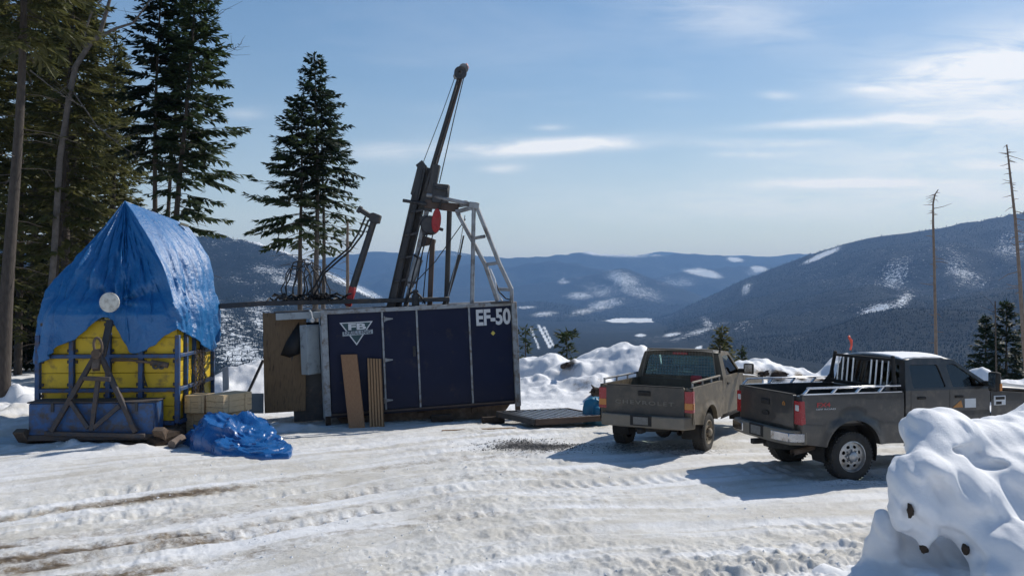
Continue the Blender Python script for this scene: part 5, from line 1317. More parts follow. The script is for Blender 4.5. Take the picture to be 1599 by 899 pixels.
    # black moulding round the right rear arch
tan = dict(W=.99, ZR=1.36, ZB=.60, BL=2.0, R=.39, AX=1.02, FX=4.42, TWD=.25, FL=.045, FW=.08, AZ=.06, ARCH=.11, body='truck_tan', tg='tailgate_tan', press=False, hz=1.22, tl=(.88, 1.30), amber=True, bump=(.56, .80), bm='bumper_dirty', plate='plate_dirty',
           C1=3.6, ZW=1.40, ZT=1.93, D1=3.62, A0=3.50, A1=2.92, tum=.26, RL=.10, wins=[[(2.32, 1.44), (3.36, 1.44), (2.86, 1.86), (2.36, 1.86)]], seams=[2.24], handles=[2.42], sglass='glass_mid', rglass='glass_clear', rw=(1.42, 1.86),
           HF=5.35, HZ=1.22, mir=(3.28, 1.50), mw=.22, mh=.24, seat=2.75, rim='rim_dusty', holes=8, hw=.085, tailgate_extra=tan_tg, extra=tan_extra)
def truck_frame(px, py, D, a):
    """frame whose x axis points a degrees to the right of +Y; origin at the tailgate centre on the ground"""
    return P(px, py, D), Matrix.Rotation(R(90 - a), 4, 'Z')
aC = 30.0; D0 = 16.75; c0 = P(1083, 700, D0); hd_ = Vector((math.sin(R(aC)), math.cos(R(aC)), 0)); lf = Vector((-math.cos(R(aC)), math.sin(R(aC)), 0))
o_ = Vector((c0.x, c0.y, 0)) + lf * .99
pickup('pickup_truck', 'muddy tan regular cab pickup parked behind the grey pickup, tailgate to the camera', Matrix.Translation(o_) @ Matrix.Rotation(R(90 - aC), 4, 'Z'), tan)

# --- grey crew cab pickup
def grey_tg(tg, TW, t):
    mb = MB(); e = [(.11 * math.cos(a), 1.08 + .045 * math.sin(a)) for a in np.linspace(0, 2 * math.pi, 24, endpoint=False)]
    mb.plate(e, [], .012, lambda x, y, z: (-.062 + y, x, z)); em_ = mb.build('oval_emblem', 'chassis', tg)
    mb = MB(); mb.plate([(-.60, 1.27), (-.52, 1.27), (-.52, 1.31), (-.56, 1.345), (-.60, 1.31)], [[(-.585, 1.285), (-.535, 1.285), (-.56, 1.32)]], .004, lambda x, y, z: (-.054 + y, x, z)); mb.build('sticker', 'decal_orange', tg, smooth=0)
    mb = MB(); mb.box((-.0535, .62, .86), (.004, .22, .02)); mb.build('badge', 'decal_faint', tg)
def grey_extra(t, S, cy, yr):
    W, ZR, BL, ZT, ZW = S['W'], S['ZR'], S['BL'], S['ZT'], S['ZW']
    # bright bed rails on slanted stands
    for s in (1, -1):
        y = s * (W - .05); z = ZR + .115
        mb = MB(); mb.bar((.14, y, z), (BL - .05, y, z), .055, .032); rl = mb.build('bed_rail', 'aluminium', t, bevel=.008)
        mb = MB(); mb.bar((.04, y, ZR + .012), (BL - .04, y, ZR + .012), .075, .012); mb.build('rail_base', 'aluminium', rl)
        for x in (.07, .62, 1.10, 1.56):
            mb = MB(); mb.bar((x, y, ZR + .015), (x + .10, y, z - .01), .045, .03); mb.build('rail_stand', 'aluminium', rl, bevel=.004)
    # headache rack with upright bars
    x0 = BL - .10; zt = ZT + .0
    for s in (1, -1):
        y = s * .86; mb = MB(); mb.bar((x0 - .03, s * .90, ZR + .02), (x0 + .03, s * .79, zt + .07), .06, .05, (0, 1, 0)); mb.build('rack_post', 'chassis', t, bevel=.01)
        mb = MB(); mb.plate([(x0 - .22, ZR + .015), (x0 + .06, ZR + .015), (x0 + .04, ZR + .28)], [], .012, lambda a, b, c, y=y: (a, y + b, c)); mb.build('rack_gusset', body_ := S['body'], t)
    mb = MB(); mb.bar((x0 + .03, -.78, zt + .0), (x0 + .03, .78, zt + .0), .05, .05); mb.build('rack_bar', 'chassis', t, bevel=.008)
    mb = MB(); mb.bar((x0 - .02, -.86, ZR + .06), (x0 - .02, .86, ZR + .06), .05, .05); mb.build('rack_bar', 'chassis', t, bevel=.008)
    for y in (-.70, -.54, -.39, -.25, .25, .40, .54, .68):
        mb = MB(); mb.tube([(x0 - .02, y, ZR + .06), (x0 + .03, y, zt - .0)], .017, 8); mb.build('rack_upright', 'aluminium', t)
    rs_ = -(W + .0)
    side_text('FX4', .30, .56, 1.27, 1.345, -yside(S, .4, 1.3) - .002, 'decal_red', t, 'side_lettering')
    side_text('OFF ROAD', .28, .66, 1.222, 1.248, -yside(S, .4, 1.23) - .002, 'decal_white', t, 'side_lettering', .0)
    # bright end caps on the bumper
    for s in (1, -1):
        mb = MB(); mb.plate([(s * (W - .56), -.232), (s * (W - .14), -.165), (s * (W - .02), .05), (s * (W + .018), .05), (s * (W - .10), -.185), (s * (W - .54), -.25)], [], .15, lambda x, y, z: (z - .0, x, .69 + y)); mb.build('bumper_cap', 'chrome', t, bevel=.008)
    # decals on the door and the side vent
    yd = -(W - .012) - .004
    mb = MB(); mb.box((3.46, yd, 1.24), (.24, .006, .16)); mb.build('door_decal', 'decal_white', t)
    mb = MB(); mb.plate([(3.08, 1.17), (3.30, 1.17), (3.26, 1.30)], [], .005, lambda x, y, z: (x, yd + y, z)); mb.build('door_decal', 'decal_orange', t, smooth=0)
    mb = MB(); mb.box((4.10, -W - .0, 1.27), (.26, .02, .17)); vb = mb.build('side_vent', 'decal_white', t, bevel=.006)
    for k in (0, 1): 
        mb = MB(); mb.box((4.10 - .03 * k, -W - .012, 1.31 - .085 * k), (.2 - .08 * k, .008, .05)); mb.build('vent_slot', 'chassis', vb)
    mb = MB(); mb.box((2.55, 0, ZT + .075), (.85, 1.3, .03)); 
    # thin sheet of snow left on the roof
    g = []; rr = random.Random(4)
    for x in np.linspace(BL + .16, S['A1'] - .05, 14):
        g.append([(x, k * .74, ZT + .052 - .045 * abs(k) ** 3 + .022 * math.sin(math.pi * (k + 1) / 2) ** .5 * (1 - ((x - BL - .7) / .75) ** 6) + rr.uniform(-.003, .003)) for k in np.linspace(-1, 1, 13)])
    mb = MB(); mb.grid(g); mb.build('roof_snow', 'clean_snow', t, smooth=60, solid=.03)
def yside(S, x, z):
    W, ZR, ZB = S['W'], S['ZR'], S['ZB']; u = (z - ZB) / (ZR - ZB)
    return W - .035 * max(0, u - .62) ** 1.2 - .05 * max(0, .35 - u) ** 1.1 + .003
grey = dict(W=1.0, ZR=1.47, ZB=.60, BL=2.06, R=.41, AX=1.0, FX=4.95, TWD=.28, FL=.05, FW=.10, AZ=.08, ARCH=.13, body='truck_grey', tg='truck_grey', press=False, hz=1.28, tl=(.98, 1.38), bump=(.64, .88), bm='bumper_dirty', plate='plate_dirty',
            C1=4.0, ZW=1.49, ZT=2.02, D1=3.9, A0=4.02, A1=3.22, tum=.26, RL=.10, wins=[[(2.26, 1.53), (2.96, 1.53), (2.86, 1.93), (2.26, 1.93)], [(3.10, 1.53), (3.82, 1.53), (3.24, 1.93), (3.04, 1.93)]], seams=[2.20, 3.02], handles=[2.42, 3.22], sglass='glass_tint', rglass='glass_tint', rw=(1.52, 1.94),
            HF=5.7, HZ=1.32, mir=(3.78, 1.60), mw=.20, mh=.34, msig=True, seat=3.15, rim='alloy', holes=8, hw=.085, tailgate_extra=grey_tg, extra=grey_extra)
aF = 74.0; D0 = 14.45; c0 = P(1252, 700, D0); lf = Vector((-math.cos(R(aF)), math.sin(R(aF)), 0)); o_ = Vector((c0.x, c0.y, 0)) + lf * 1.0
gt = pickup('pickup_truck', 'dark grey crew cab pickup with chrome bed rails, nose behind the snow bank', Matrix.Translation(o_) @ Matrix.Rotation(R(90 - aF), 4, 'Z'), grey)

# ------------------------------------------------------------------ trees
def trunk_mesh(pts, r0, r1, n=9, parent=None, matn='bark', name='trunk', extra=()):
    mb = MB(); k = len(pts); mb.tube(pts, [r0 + (r1 - r0) * (i / (k - 1)) ** .9 for i in range(k)], n)
    for e in extra: mb.tube(*e)
    return mb.build(name, matn, parent, smooth=60, fixn=False)
class Leaf:
    def __init__(self): self.v = []; self.f = []; self.mi = []
    def tri(self, a, b, c, mi=0):
        k = len(self.v); self.v += [a, b, c]; self.f.append((k, k + 1, k + 2)); self.mi.append(mi)
    def stick(self, a, b, r, mi=1):
        d = (b - a); s = d.cross(Vector((0, 0, 1)));
        if s.length < 1e-5: s = Vector((1, 0, 0))
        s.normalize(); u = s.cross(d.normalized()); k = len(self.v)
        for (p, q) in ((a, r), (b, r * .6)):
            for an in (0, 2.09, 4.19): self.v.append(p + (s * math.cos(an) + u * math.sin(an)) * q)
        for j in range(3): self.f.append((k + j, k + (j + 1) % 3, k + 3 + (j + 1) % 3, k + 3 + j)); self.mi.append(mi)
def spray(L, p, d, ln, wd, rr):
    """a flat needle spray: narrow diamond of two triangles with a ragged side"""
    s = d.cross(Vector((rr.uniform(-.6, .6), rr.uniform(-.6, .6), 1))); 
    if s.length < 1e-4: return
    s.normalize(); m_ = p + d * ln * rr.uniform(.35, .55) + Vector((0, 0, rr.uniform(-.02, .01)))
    e = p + d * ln
    L.tri(p, m_ + s * wd, e); L.tri(p, e, m_ - s * wd * rr.uniform(.7, 1.1))
def conifer(name, label, base, height, Rm, c0, seed, matn='needles', barkm='bark_dark', lean=(0, 0), r0=.16, group=None, dens=1.0, dz=.26, profile=None, asym=None, droop=.5, dead=0.5, top_cut=None, tw=.062, ws=.74):
    rr = random.Random(seed); t = thing(name, label, 'tree', Matrix.Translation(base), group)
    ax = lambda h: Vector((lean[0] * h / height + .05 * math.sin(h * .5 + seed), lean[1] * h / height + .05 * math.cos(h * .43 + seed), h))
    tops = min(height, top_cut or height)
    hs_ = np.linspace(-.6, tops, 14); pts = [ax(h) for h in hs_]
    trunk_mesh(pts, r0, max(.012, r0 * (1 - tops / height) + .012), 9, t, barkm)
    L = Leaf(); h = c0 * height; ph = rr.uniform(0, 6)
    prof = profile or (lambda f: (1 - f) ** .72 * (.62 + .38 * min(1, f * 4)))
    while h < tops - .12:
        f = (h - c0 * height) / (height * (1 - c0)); nb = rr.choice((3, 4, 4, 5))
        for b in range(nb):
            ph += 2.399 + rr.uniform(-.35, .35); dirx = Vector((math.cos(ph), math.sin(ph), 0))
            k = prof(f) * rr.uniform(.62, 1.12)
            dn = dens
            if asym: q = asym(dirx, f); k *= q[0]; dn *= q[1]
            ln = Rm * k + .06
            if ln < .1: continue
            el = R(-10 + 38 * f + rr.uniform(-14, 13)); n = max(3, int(ln / .30) + 2); p = ax(h + rr.uniform(-.1, .1)); bp = []
            for i in range(n):
                s_ = ln * i / (n - 1); z = math.tan(el) * s_ - droop * .22 * s_ * s_ / max(ln, .4) * (1 - f * .7) + .10 * (i / (n - 1)) ** 3 * ln * .5
                bp.append(p + dirx * s_ + Vector((0, 0, z)) + Vector((rr.uniform(-.03, .03), rr.uniform(-.03, .03), rr.uniform(-.02, .02))))
            for i in range(n - 1): L.stick(bp[i], bp[i + 1], max(.004, .016 * ln ** .5 * (1 - i / n)))
            side = Vector((-dirx.y, dirx.x, 0)); step = tw
            s_ = ln * (.16 + .2 * (1 - f) * rr.random())
            while s_ < ln:
                if rr.random() < dn:
                    i = min(n - 2, int(s_ / ln * (n - 1))); fr_ = s_ / ln * (n - 1) - i; q = bp[i].lerp(bp[i + 1], fr_); bd = (bp[i + 1] - bp[i]).normalized()
                    tl = (.16 + .34 * min(ln - s_, s_ * 1.1)) * rr.uniform(.7, 1.2); tl = min(tl, .75)
                    for sg in (1, -1):
                        d = (bd * rr.uniform(.55, .9) + side * sg * rr.uniform(.5, .9) + Vector((0, 0, rr.uniform(-.42, .06)))).normalized()
                        m_ = max(1, int(tl / .26))
                        for j in range(m_): spray(L, q + d * tl * j / m_ * .8, (d + Vector((rr.uniform(-.3, .3), rr.uniform(-.3, .3), rr.uniform(-.35, .1)))).normalized(), tl / m_ * 1.35, (.060 + .03 * rr.random() + tl * .05) * ws, rr)
                    if rr.random() < .8: spray(L, q, (bd * .5 + Vector((0, 0, rr.uniform(-.9, .2)))).normalized(), .22, .055, rr)
                s_ += step * rr.uniform(.7, 1.3)
            spray(L, bp[-2], (bp[-1] - bp[-2]).normalized(), (bp[-1] - bp[-2]).length * 1.5, .06, rr)
        h += dz * rr.uniform(.7, 1.3) * (1 - .35 * f)
    # leader
    if tops >= height:
        for j in range(8): spray(L, ax(height - .1 - j * .08), Vector((rr.uniform(-.5, .5), rr.uniform(-.5, .5), 1)).normalized(), .22, .035, rr)
    # dead lower twigs
    h = c0 * height * .25
    while h < c0 * height + .1 * height:
        if rr.random() < dead:
            a = rr.uniform(0, 6.28); d = Vector((math.cos(a), math.sin(a), rr.uniform(-.35, .15))); ln = Rm * rr.uniform(.25, .75); p = ax(h); q = p + d * ln * .5; e = q + (d + Vector((rr.uniform(-.2, .2), rr.uniform(-.2, .2), -.2))) * ln * .5
            L.stick(p, q, .016); L.stick(q, e, .010)
            for _ in range(2): L.stick(q.lerp(e, rr.random()), q.lerp(e, rr.random()) + Vector((rr.uniform(-.4, .4), rr.uniform(-.4, .4), rr.uniform(-.3, .2))), .006)
        h += .16
    mb = MB(); mb.v = [tuple(v) for v in L.v]; mb.f = L.f; mb.mi = L.mi
    mb.build('crown', [matn, 'bark_dark'], t, smooth=0, fixn=False)
    return t
def copy_thing(src, M, label, group=None):
    r = src.copy(); COL.objects.link(r); r.matrix_world = M; r['label'] = label
    if group: r['group'] = group
    for c in src.children:
        d = c.copy(); COL.objects.link(d); d.parent = r
    return r
def base_at(px, D, z=None):
    p = P(px, 600, D); return Vector((p.x, D, gz(p.x, D) - .05 if z is None else z))
def top_h(base, py):
    return H + (470 - py) / F * base.y - base.z

# three firs behind the shack
def right_sparse(d, f): return (1.0, 1.0 if d.x < .25 else .85) if f > .5 else ((1.0, 1.0) if d.x < .1 else (.92, .42))
G3 = 'firs behind the drill shack'
b = base_at(471, 37, -1.2); conifer('fir_tree', 'left and shortest of the three tall firs behind the drill shack', b, top_h(b, 148), 2.6, .53, 21, lean=(-.1, 0), r0=.17, group=G3, dens=.72, asym=lambda d, f: (1.1, 1) if d.x < .2 else (.75, .9))
b = base_at(494, 38, -1.3); conifer('fir_tree', 'tallest of the three firs behind the drill shack, dense pointed top', b, top_h(b, 83), 2.35, .60, 22, matn='needles_dark', barkm='bark', lean=(-.06, 0), r0=.19, group=G3, dens=.78)
b = base_at(505, 39, -1.4); conifer('fir_tree', 'right of the three firs behind the drill shack, thin ragged right side', b, top_h(b, 130), 2.5, .48, 23, lean=(-.1, 0), r0=.15, group=G3, dens=.62, asym=lambda d, f: (1.0, .38 if f < .5 else .9) if d.x > 0 else (.6, .7), barkm='bark')
# tall group right behind the tarp
G2 = 'slim firs behind the tarpaulin'
b = base_at(236, 31, -.2); conifer('fir_tree', 'left of the three slim firs behind the tarpaulin', b, top_h(b, -90), 1.9, .52, 31, matn='needles_dark', lean=(.25, 0), r0=.15, group=G2, dens=.9)
b = base_at(247, 32, -.2); conifer('fir_tree', 'middle of the three slim firs behind the tarpaulin', b, top_h(b, -40), 1.8, .54, 32, lean=(.9, 0), r0=.13, group=G2, dens=.9)
b = base_at(258, 30, -.2); conifer('fir_tree', 'right of the three slim firs behind the tarpaulin, with long drooping boughs', b, top_h(b, -70), 2.5, .38, 33, lean=(1.0, 0), r0=.17, group=G2, dens=.75, asym=lambda d, f: (1.12, 1) if d.x > 0 else (.6, .5 if f < .3 else .9))
# dense stand on the left
G1 = 'forest trees on the left'
A = [conifer('spruce_tree', 'thick grey trunk of the nearest tree at the left edge of the photo', base_at(6, 24, .45), 17.5, 2.6, .56, 41, matn='needles_warm', barkm='bark_dark', lean=(.70, 0), r0=.22, group=G1, dead=.5, ws=.55, tw=.05, dens=.8)]
b = base_at(70, 30, .1); s1 = conifer('spruce_tree', 'leaning spruce behind the left end of the yellow tank', b, 17.5, 2.3, .24, 42, matn='needles_warm', lean=(1.3, 0), r0=.15, group=G1, dens=.55, dead=.8)
b = base_at(96, 33, .1); s2 = conifer('spruce_tree', 'dark spruce trunk rising above the left half of the tarpaulin', b, 19.0, 2.3, .34, 43, matn='needles_warm', lean=(.25, 0), r0=.21, group=G1, dens=.55, dead=.8)
b = base_at(138, 35, -.2); s3 = conifer('spruce_tree', 'bushy spruce with boughs down to the tarpaulin, left of its peak', b, 17.0, 2.9, .12, 44, matn='needles_warm', lean=(-.2, 0), r0=.17, group=G1, dens=.5, dead=.6)
b = base_at(-32, 30, .3); s4 = conifer('spruce_tree', 'spruce cut off by the left edge of the photo', b, 18.5, 2.6, .12, 45, matn='needles_warm', r0=.2, group=G1, dens=.55)
for (px, D, src, rz, sc, lb) in [(30, 36, s3, 1.9, 1.05, 'spruce between the thick grey trunk and the leaning spruce'), (170, 40, s3, 3.6, .98, 'spruce behind the peak of the tarpaulin, low boughs spreading right'),
                                 (112, 43, s2, 2.2, 1.15, 'spruce deep in the stand, behind the dark trunk'), (52, 45, s4, 4.0, 1.1, 'spruce deep in the stand behind the thick grey trunk'), (150, 48, s1, 1.1, 1.2, 'spruce far back behind the bushy one'),
                                 (-10, 42, s2, 5.0, 1.1, 'spruce far back at the left edge of the photo'), (185, 50, s4, 2.9, .9, 'farthest spruce, at the right rim of the left stand'), (88, 52, s3, .6, 1.15, 'spruce at the back of the stand above the tank')]:
    B = base_at(px, D); copy_thing(src, Matrix.Translation(B) @ Matrix.Rotation(rz, 4, 'Z') @ Matrix.Scale(sc, 4), lb, G1)
# young growth at the stand's foot
u1 = conifer('young_spruce', 'low young spruce behind the left end of the tank', base_at(38, 38), 4.2, 1.5, .02, 51, matn='needles_dark', r0=.05, group='young spruces', dens=.9, dead=.1)
for (px, D, rz, sc, lb) in [(8, 40, 1, 1.15, 'low young spruce left of the thick grey trunk'), (62, 41, 2, 1.3, 'low young spruce between the two leaning trunks'), (-25, 37, 3, 1.2, 'low young spruce at the left edge of the photo'), (20, 46, 4, 1.5, 'taller young spruce in the shade behind the thick trunk'), (90, 44, 5, 1.5, 'young spruce hidden behind the tank corner')]:
    copy_thing(u1, Matrix.Translation(base_at(px, D)) @ Matrix.Rotation(rz, 4, 'Z') @ Matrix.Scale(sc, 4), lb, 'young spruces')
# bare pale tree with a forked crown
def bare_tree(name, label, segs, matn, n=7, cat='tree', group=None, twigs=0, seed=1, trunk=1):
    b = segs[0][0][0]; t = thing(name, label, cat, Matrix.Translation(b), group); rr = random.Random(seed)
    for i, (pts, ra, rb_) in enumerate(segs):
        mb = MB(); pl = [Vector(p) - b for p in pts]; k = len(pl); mb.tube(pl, [ra + (rb_ - ra) * j / (k - 1) for j in range(k)], n)
        mb.build('trunk' if i < trunk else 'branch', matn, t, smooth=60, fixn=False)
        if twigs:
            mb = MB()
            for _ in range(twigs):
                j = rr.randrange(k // 3, k - 1); p = pl[j].lerp(pl[j + 1], rr.random()); d = Vector((rr.uniform(-1, 1), rr.uniform(-.6, .6), rr.uniform(-.2, .8))); ln = rr.uniform(.3, 1.0)
                m_ = p + d * ln * .5 + Vector((0, 0, rr.uniform(-.1, .1))); mb.tube([p, m_, m_ + (d + Vector((rr.uniform(-.5, .5), 0, rr.uniform(-.3, .4)))) * ln * .5], [.012, .008, .004], 3)
            o = mb.build('twigs', matn, t, smooth=0, fixn=False); o['kind'] = 'stuff'
    return t
Q = lambda px, py, D: P(px, py, D)
bare_tree('bare_tree', 'leafless pale tree leaning right in front of the dark spruces, forked at the top', [
    ([Q(70, 560, 29), Q(84, 400, 29), Q(93, 250, 29), Q(108, 150, 29), Q(118, 104, 29), Q(138, 72, 29), Q(155, 55, 29)], .11, .085),
    ([Q(155, 55, 29), Q(163, 30, 29), Q(172, -2, 29), Q(176, -30, 29)], .075, .04), ([Q(150, 60, 29), Q(180, 45, 29), Q(208, 36, 29), Q(222, 18, 29), Q(238, -4, 29)], .055, .02),
    ([Q(134, 76, 29), Q(133, 50, 29), Q(142, 22, 29), Q(156, 2, 29)], .04, .02), ([Q(47, 110, 27), Q(75, 132, 27), Q(100, 150, 27), Q(130, 168, 27)], .022, .008), ([Q(112, 140, 29), Q(150, 195, 28.6), Q(185, 225, 28.4), Q(215, 245, 28.4)], .025, .006)], 'birch_bark', twigs=9, seed=4)
bare_tree('bare_sapling', 'thin leafless birch twigs against the sky right of the slim firs', [
    ([Q(262, 300, 33), Q(285, 180, 33), Q(300, 95, 33), Q(322, 60, 33), Q(345, 44, 33)], .03, .006), ([Q(300, 95, 33), Q(335, 88, 33), Q(362, 80, 33), Q(378, 68, 33)], .014, .004), ([Q(310, 76, 33), Q(330, 40, 33), Q(342, 15, 33)], .012, .004)], 'bark_dark', n=4, twigs=12, seed=8)
# dead snags
def snag(label, pts, r0, r1, seed, nb, hspan, D):
    t = bare_tree('dead_tree', label, [(pts, r0, r1)], 'dead_wood', n=7, group='dead standing trees'); rr = random.Random(seed); b = Vector(pts[0]); mb = MB()
    for _ in range(nb):
        f = rr.uniform(*hspan); i = min(len(pts) - 2, int(f * (len(pts) - 1))); p = Vector(pts[i]).lerp(Vector(pts[i + 1]), f * (len(pts) - 1) - i) - b
        d = Vector((rr.choice((-1, 1)) * rr.uniform(.4, 1), rr.uniform(-.7, .7), rr.uniform(-.35, .2))); ln = rr.uniform(.12, .8) * (1.2 if rr.random() < .15 else .6)
        q = p + d * ln * .6; mb.tube([p, q, q + (d + Vector((0, 0, rr.uniform(-.5, .3)))) * ln * .5], [.018, .012, .005], 4)
    o = mb.build('dead_twigs', 'dead_wood', t, smooth=0, fixn=False); o['kind'] = 'stuff'; return t
snag('short dead trunk between the firs and the drill mast', [Q(543, 500, 36), Q(543, 440, 36), Q(542.5, 380, 36), Q(543, 346, 36)], .085, .045, 2, 10, (.2, .95), 36)
snag('dead bare trunk with a hooked tip behind the grey pickup', [Q(1462, 585, 42), Q(1461, 520, 42), Q(1459, 420, 42), Q(1457, 350, 42), Q(1457, 318, 42), Q(1460, 304, 42), Q(1465, 296, 42)], .085, .022, 3, 46, (.1, .93), 42)
snag('tall dead trunk leaning at the right edge, broken twigs at its top', [Q(1606, 620, 38), Q(1599, 540, 38), Q(1592, 430, 38), Q(1585, 340, 38), Q(1577, 270, 38), Q(1572, 226, 38)], .11, .03, 4, 60, (.3, 1.0), 38)
bare_tree('dead_tree', 'slim grey dead stem between the dark firs at the right edge', [([Q(1556, 590, 40), Q(1555, 540, 40), Q(1554, 470, 40)], .05, .03)], 'bark_dark', n=6, group='dead standing trees', twigs=8, seed=9)
# dark firs at the right edge, small ones along the bank
GR = 'dark firs at the right edge'
b = base_at(1540, 43, -3.5); d1 = conifer('fir_tree', 'left of the two dark firs at the right edge', b, top_h(b, 492), 1.5, .05, 61, matn='needles_dark', r0=.10, group=GR, dens=1.0, dead=.1)
b = base_at(1571, 44, -3.5); conifer('fir_tree', 'taller dark fir at the right edge beside the leaning dead trunk', b, top_h(b, 468), 1.7, .05, 62, matn='needles_dark', r0=.12, group=GR, dens=1.0, dead=.1)
b = base_at(1602, 46, -3.5); conifer('fir_tree', 'dark fir half cut off by the right edge of the photo', b, top_h(b, 505), 1.6, .05, 63, matn='needles_dark', r0=.1, group=GR, dens=1.0, dead=.1)
GS = 'small conifers along the snow bank'
b = base_at(1126, 36, -1.6); conifer('small_conifer', 'small green conifer behind the roof of the tan pickup', b, top_h(b, 510), 1.05, .08, 64, matn='needles_warm', r0=.06, group=GS, dens=.95, dead=.2, dz=.22)
b = base_at(1159, 40, -2); conifer('small_conifer', 'tiny conifer tip right of the small green conifer', b, top_h(b, 538), .5, .05, 65, matn='needles', r0=.04, group=GS, dens=.9, dead=.1, dz=.2)
b = base_at(887, 35, -1.3); conifer('small_conifer', 'ragged round-topped little pine behind the snow bank, right of the drill shack', b, top_h(b, 513), .95, .15, 66, matn='needles', r0=.05, group=GS, dens=.6, dead=.3, dz=.26, profile=lambda f: (.9 - .45 * f) * (.7 + .3 * math.sin(f * 17)))
b = base_at(822, 36, -1.3); conifer('small_conifer', 'sparse little pine beside the right corner of the drill shack', b, top_h(b, 508), .6, .15, 67, matn='needles', r0=.04, group=GS, dens=.45, dead=.3, dz=.28, profile=lambda f: (.9 - .5 * f))
# low green bough poking out left of the firs
mb = None
# twig with a red ribbon
t = bare_tree('marker_twig', 'twig with a red ribbon sticking out of the snow bank', [([Q(1329, 556, 28.3), Q(1330, 545, 28.3), Q(1325, 530, 28.3)], .012, .006)], 'dead_wood', n=5, cat='marker')
mb = MB(); g = [[Q(1324, 524, 28.3), Q(1327, 523.5, 28.3)], [Q(1324.5, 528, 28.25), Q(1328.5, 527, 28.25)], [Q(1327, 532, 28.3), Q(1331.5, 531, 28.3)], [Q(1328.5, 538, 28.25), Q(1331.5, 538, 28.25)], [Q(1326.5, 546, 28.3), Q(1329.5, 546.5, 28.3)]]
mb.grid(g); mb.build('ribbon', 'ribbon', t, True, solid=.006)

# ------------------------------------------------------------------ foreground snow bank (pillows with overhangs)
def blobs_mesh(name, els, voxel, matn, k=.10, noise=.03, cuts=()):
    """smooth union of ellipsoids (minus hollows) as a signed field, meshed with surface nets"""
    C_ = np.array([[*c] for c, r in els]); R_ = np.array([r for c, r in els]); lo = (C_ - R_).min(0) - .2; hi = (C_ + R_).max(0) + .2; lo[2] = max(lo[2], -.25)
    n3 = np.ceil((hi - lo) / voxel).astype(int) + 1
    ax3 = [lo[i] + voxel * np.arange(n3[i]) for i in range(3)]; Xg_, Yg_, Zg_ = np.meshgrid(*ax3, indexing='ij')
    nx = fbm(Xg_ * 7 + Zg_ * 3, Yg_ * 5 - Zg_ * 8, 2, 5) * .016 - np.abs(fbm(Xg_ * 2.2 + Zg_ * 1.5, Yg_ * 2.2 - Zg_ * 2.5, 2, 6)) * .05 + fbm(Xg_ * 1.1 + Zg_ * .6, Yg_ * 1.1 - Zg_ * .5, 3, 1) * noise * 2.2 + fbm(Xg_ * 3.1 + Zg_ * 2.2, Yg_ * 3.1 - Zg_ * 2.6, 3, 3) * noise * .8
    acc = np.zeros(Xg_.shape)
    for c, r in els:
        q = np.sqrt(((Xg_ - c[0]) / r[0]) ** 2 + ((Yg_ - c[1]) / r[1]) ** 2 + ((Zg_ - c[2]) / r[2]) ** 2) + 1e-6
        d = (q - 1) * min(r); acc += np.exp(np.clip(-d / k, -40, 40))
    f_ = -k * np.log(acc + 1e-30) + nx
    for c, r in cuts:
        q = np.sqrt(((Xg_ - c[0]) / r[0]) ** 2 + ((Yg_ - c[1]) / r[1]) ** 2 + ((Zg_ - c[2]) / r[2]) ** 2) + 1e-6
        d = -(q - 1) * min(r); h = np.clip(.5 + .5 * (d - f_) / .05, 0, 1); f_ = f_ * (1 - h) + d * h + .05 * h * (1 - h)
    ins = f_ < 0
    # one vertex per mixed cell, at the mean of the edge crossings
    sh = tuple(n3 - 1); sm = np.zeros((*sh, 3)); ct = np.zeros(sh)
    offs = [(0, 0, 0), (1, 0, 0), (0, 1, 0), (1, 1, 0), (0, 0, 1), (1, 0, 1), (0, 1, 1), (1, 1, 1)]
    sl_ = lambda o: tuple(slice(o[i], o[i] + sh[i]) for i in range(3))
    for ia in range(8):
        for ib in range(ia + 1, 8):
            oa, ob = offs[ia], offs[ib]
            if sum(abs(p - q) for p, q in zip(oa, ob)) != 1: continue
            fa, fb = f_[sl_(oa)], f_[sl_(ob)]; mx = (fa < 0) != (fb < 0); t = np.where(mx, fa / np.where(mx, fa - fb, 1), 0)
            for i in range(3): sm[..., i] += mx * (oa[i] + (ob[i] - oa[i]) * t)
            ct += mx
    act = ct > 0; idx = -np.ones(sh, int); idx[act] = np.arange(act.sum())
    gi = np.argwhere(act); co = lo + (gi + sm[act] / ct[act][:, None]) * voxel
    quads = []
    for d in range(3):
        e1, e2 = (d + 1) % 3, (d + 2) % 3
        s0 = [slice(1, sh[i]) for i in range(3)]; s0[d] = slice(0, sh[d]); s1 = list(s0); s1[d] = slice(1, sh[d] + 1)
        A_ = ins[tuple(s0)]; B_ = ins[tuple(s1)]; cr_ = np.argwhere(A_ != B_); base_ = cr_ + np.array([0 if i == d else 1 for i in range(3)])
        def cell(o1, o2):
            c = base_.copy(); c[:, e1] -= o1; c[:, e2] -= o2; return idx[c[:, 0], c[:, 1], c[:, 2]]
        q = np.stack([cell(1, 1), cell(0, 1), cell(0, 0), cell(1, 0)], 1); fl = ~A_[A_ != B_]; q[fl] = q[fl][:, ::-1]; quads.append(q)
    q = np.concatenate(quads); q = q[(q >= 0).all(1)]
    me = bpy.data.meshes.new(name); me.from_pydata(co.tolist(), [], q.tolist()); me.materials.append(MATS[matn])
    bm = bmesh.new(); bm.from_mesh(me); bmesh.ops.smooth_vert(bm, verts=bm.verts[:], factor=.5, use_axis_x=True, use_axis_y=True, use_axis_z=True); bmesh.ops.recalc_face_normals(bm, faces=bm.faces[:]); bm.to_mesh(me); bm.free()
    me.shade_smooth(); o = bpy.data.objects.new(name, me); COL.objects.link(o); return o
def el(px, py, D, rx, rz, ry=None):
    c = P(px, py, D); k = D / F; return (c, (rx * k, (ry or rx) * k, rz * k))
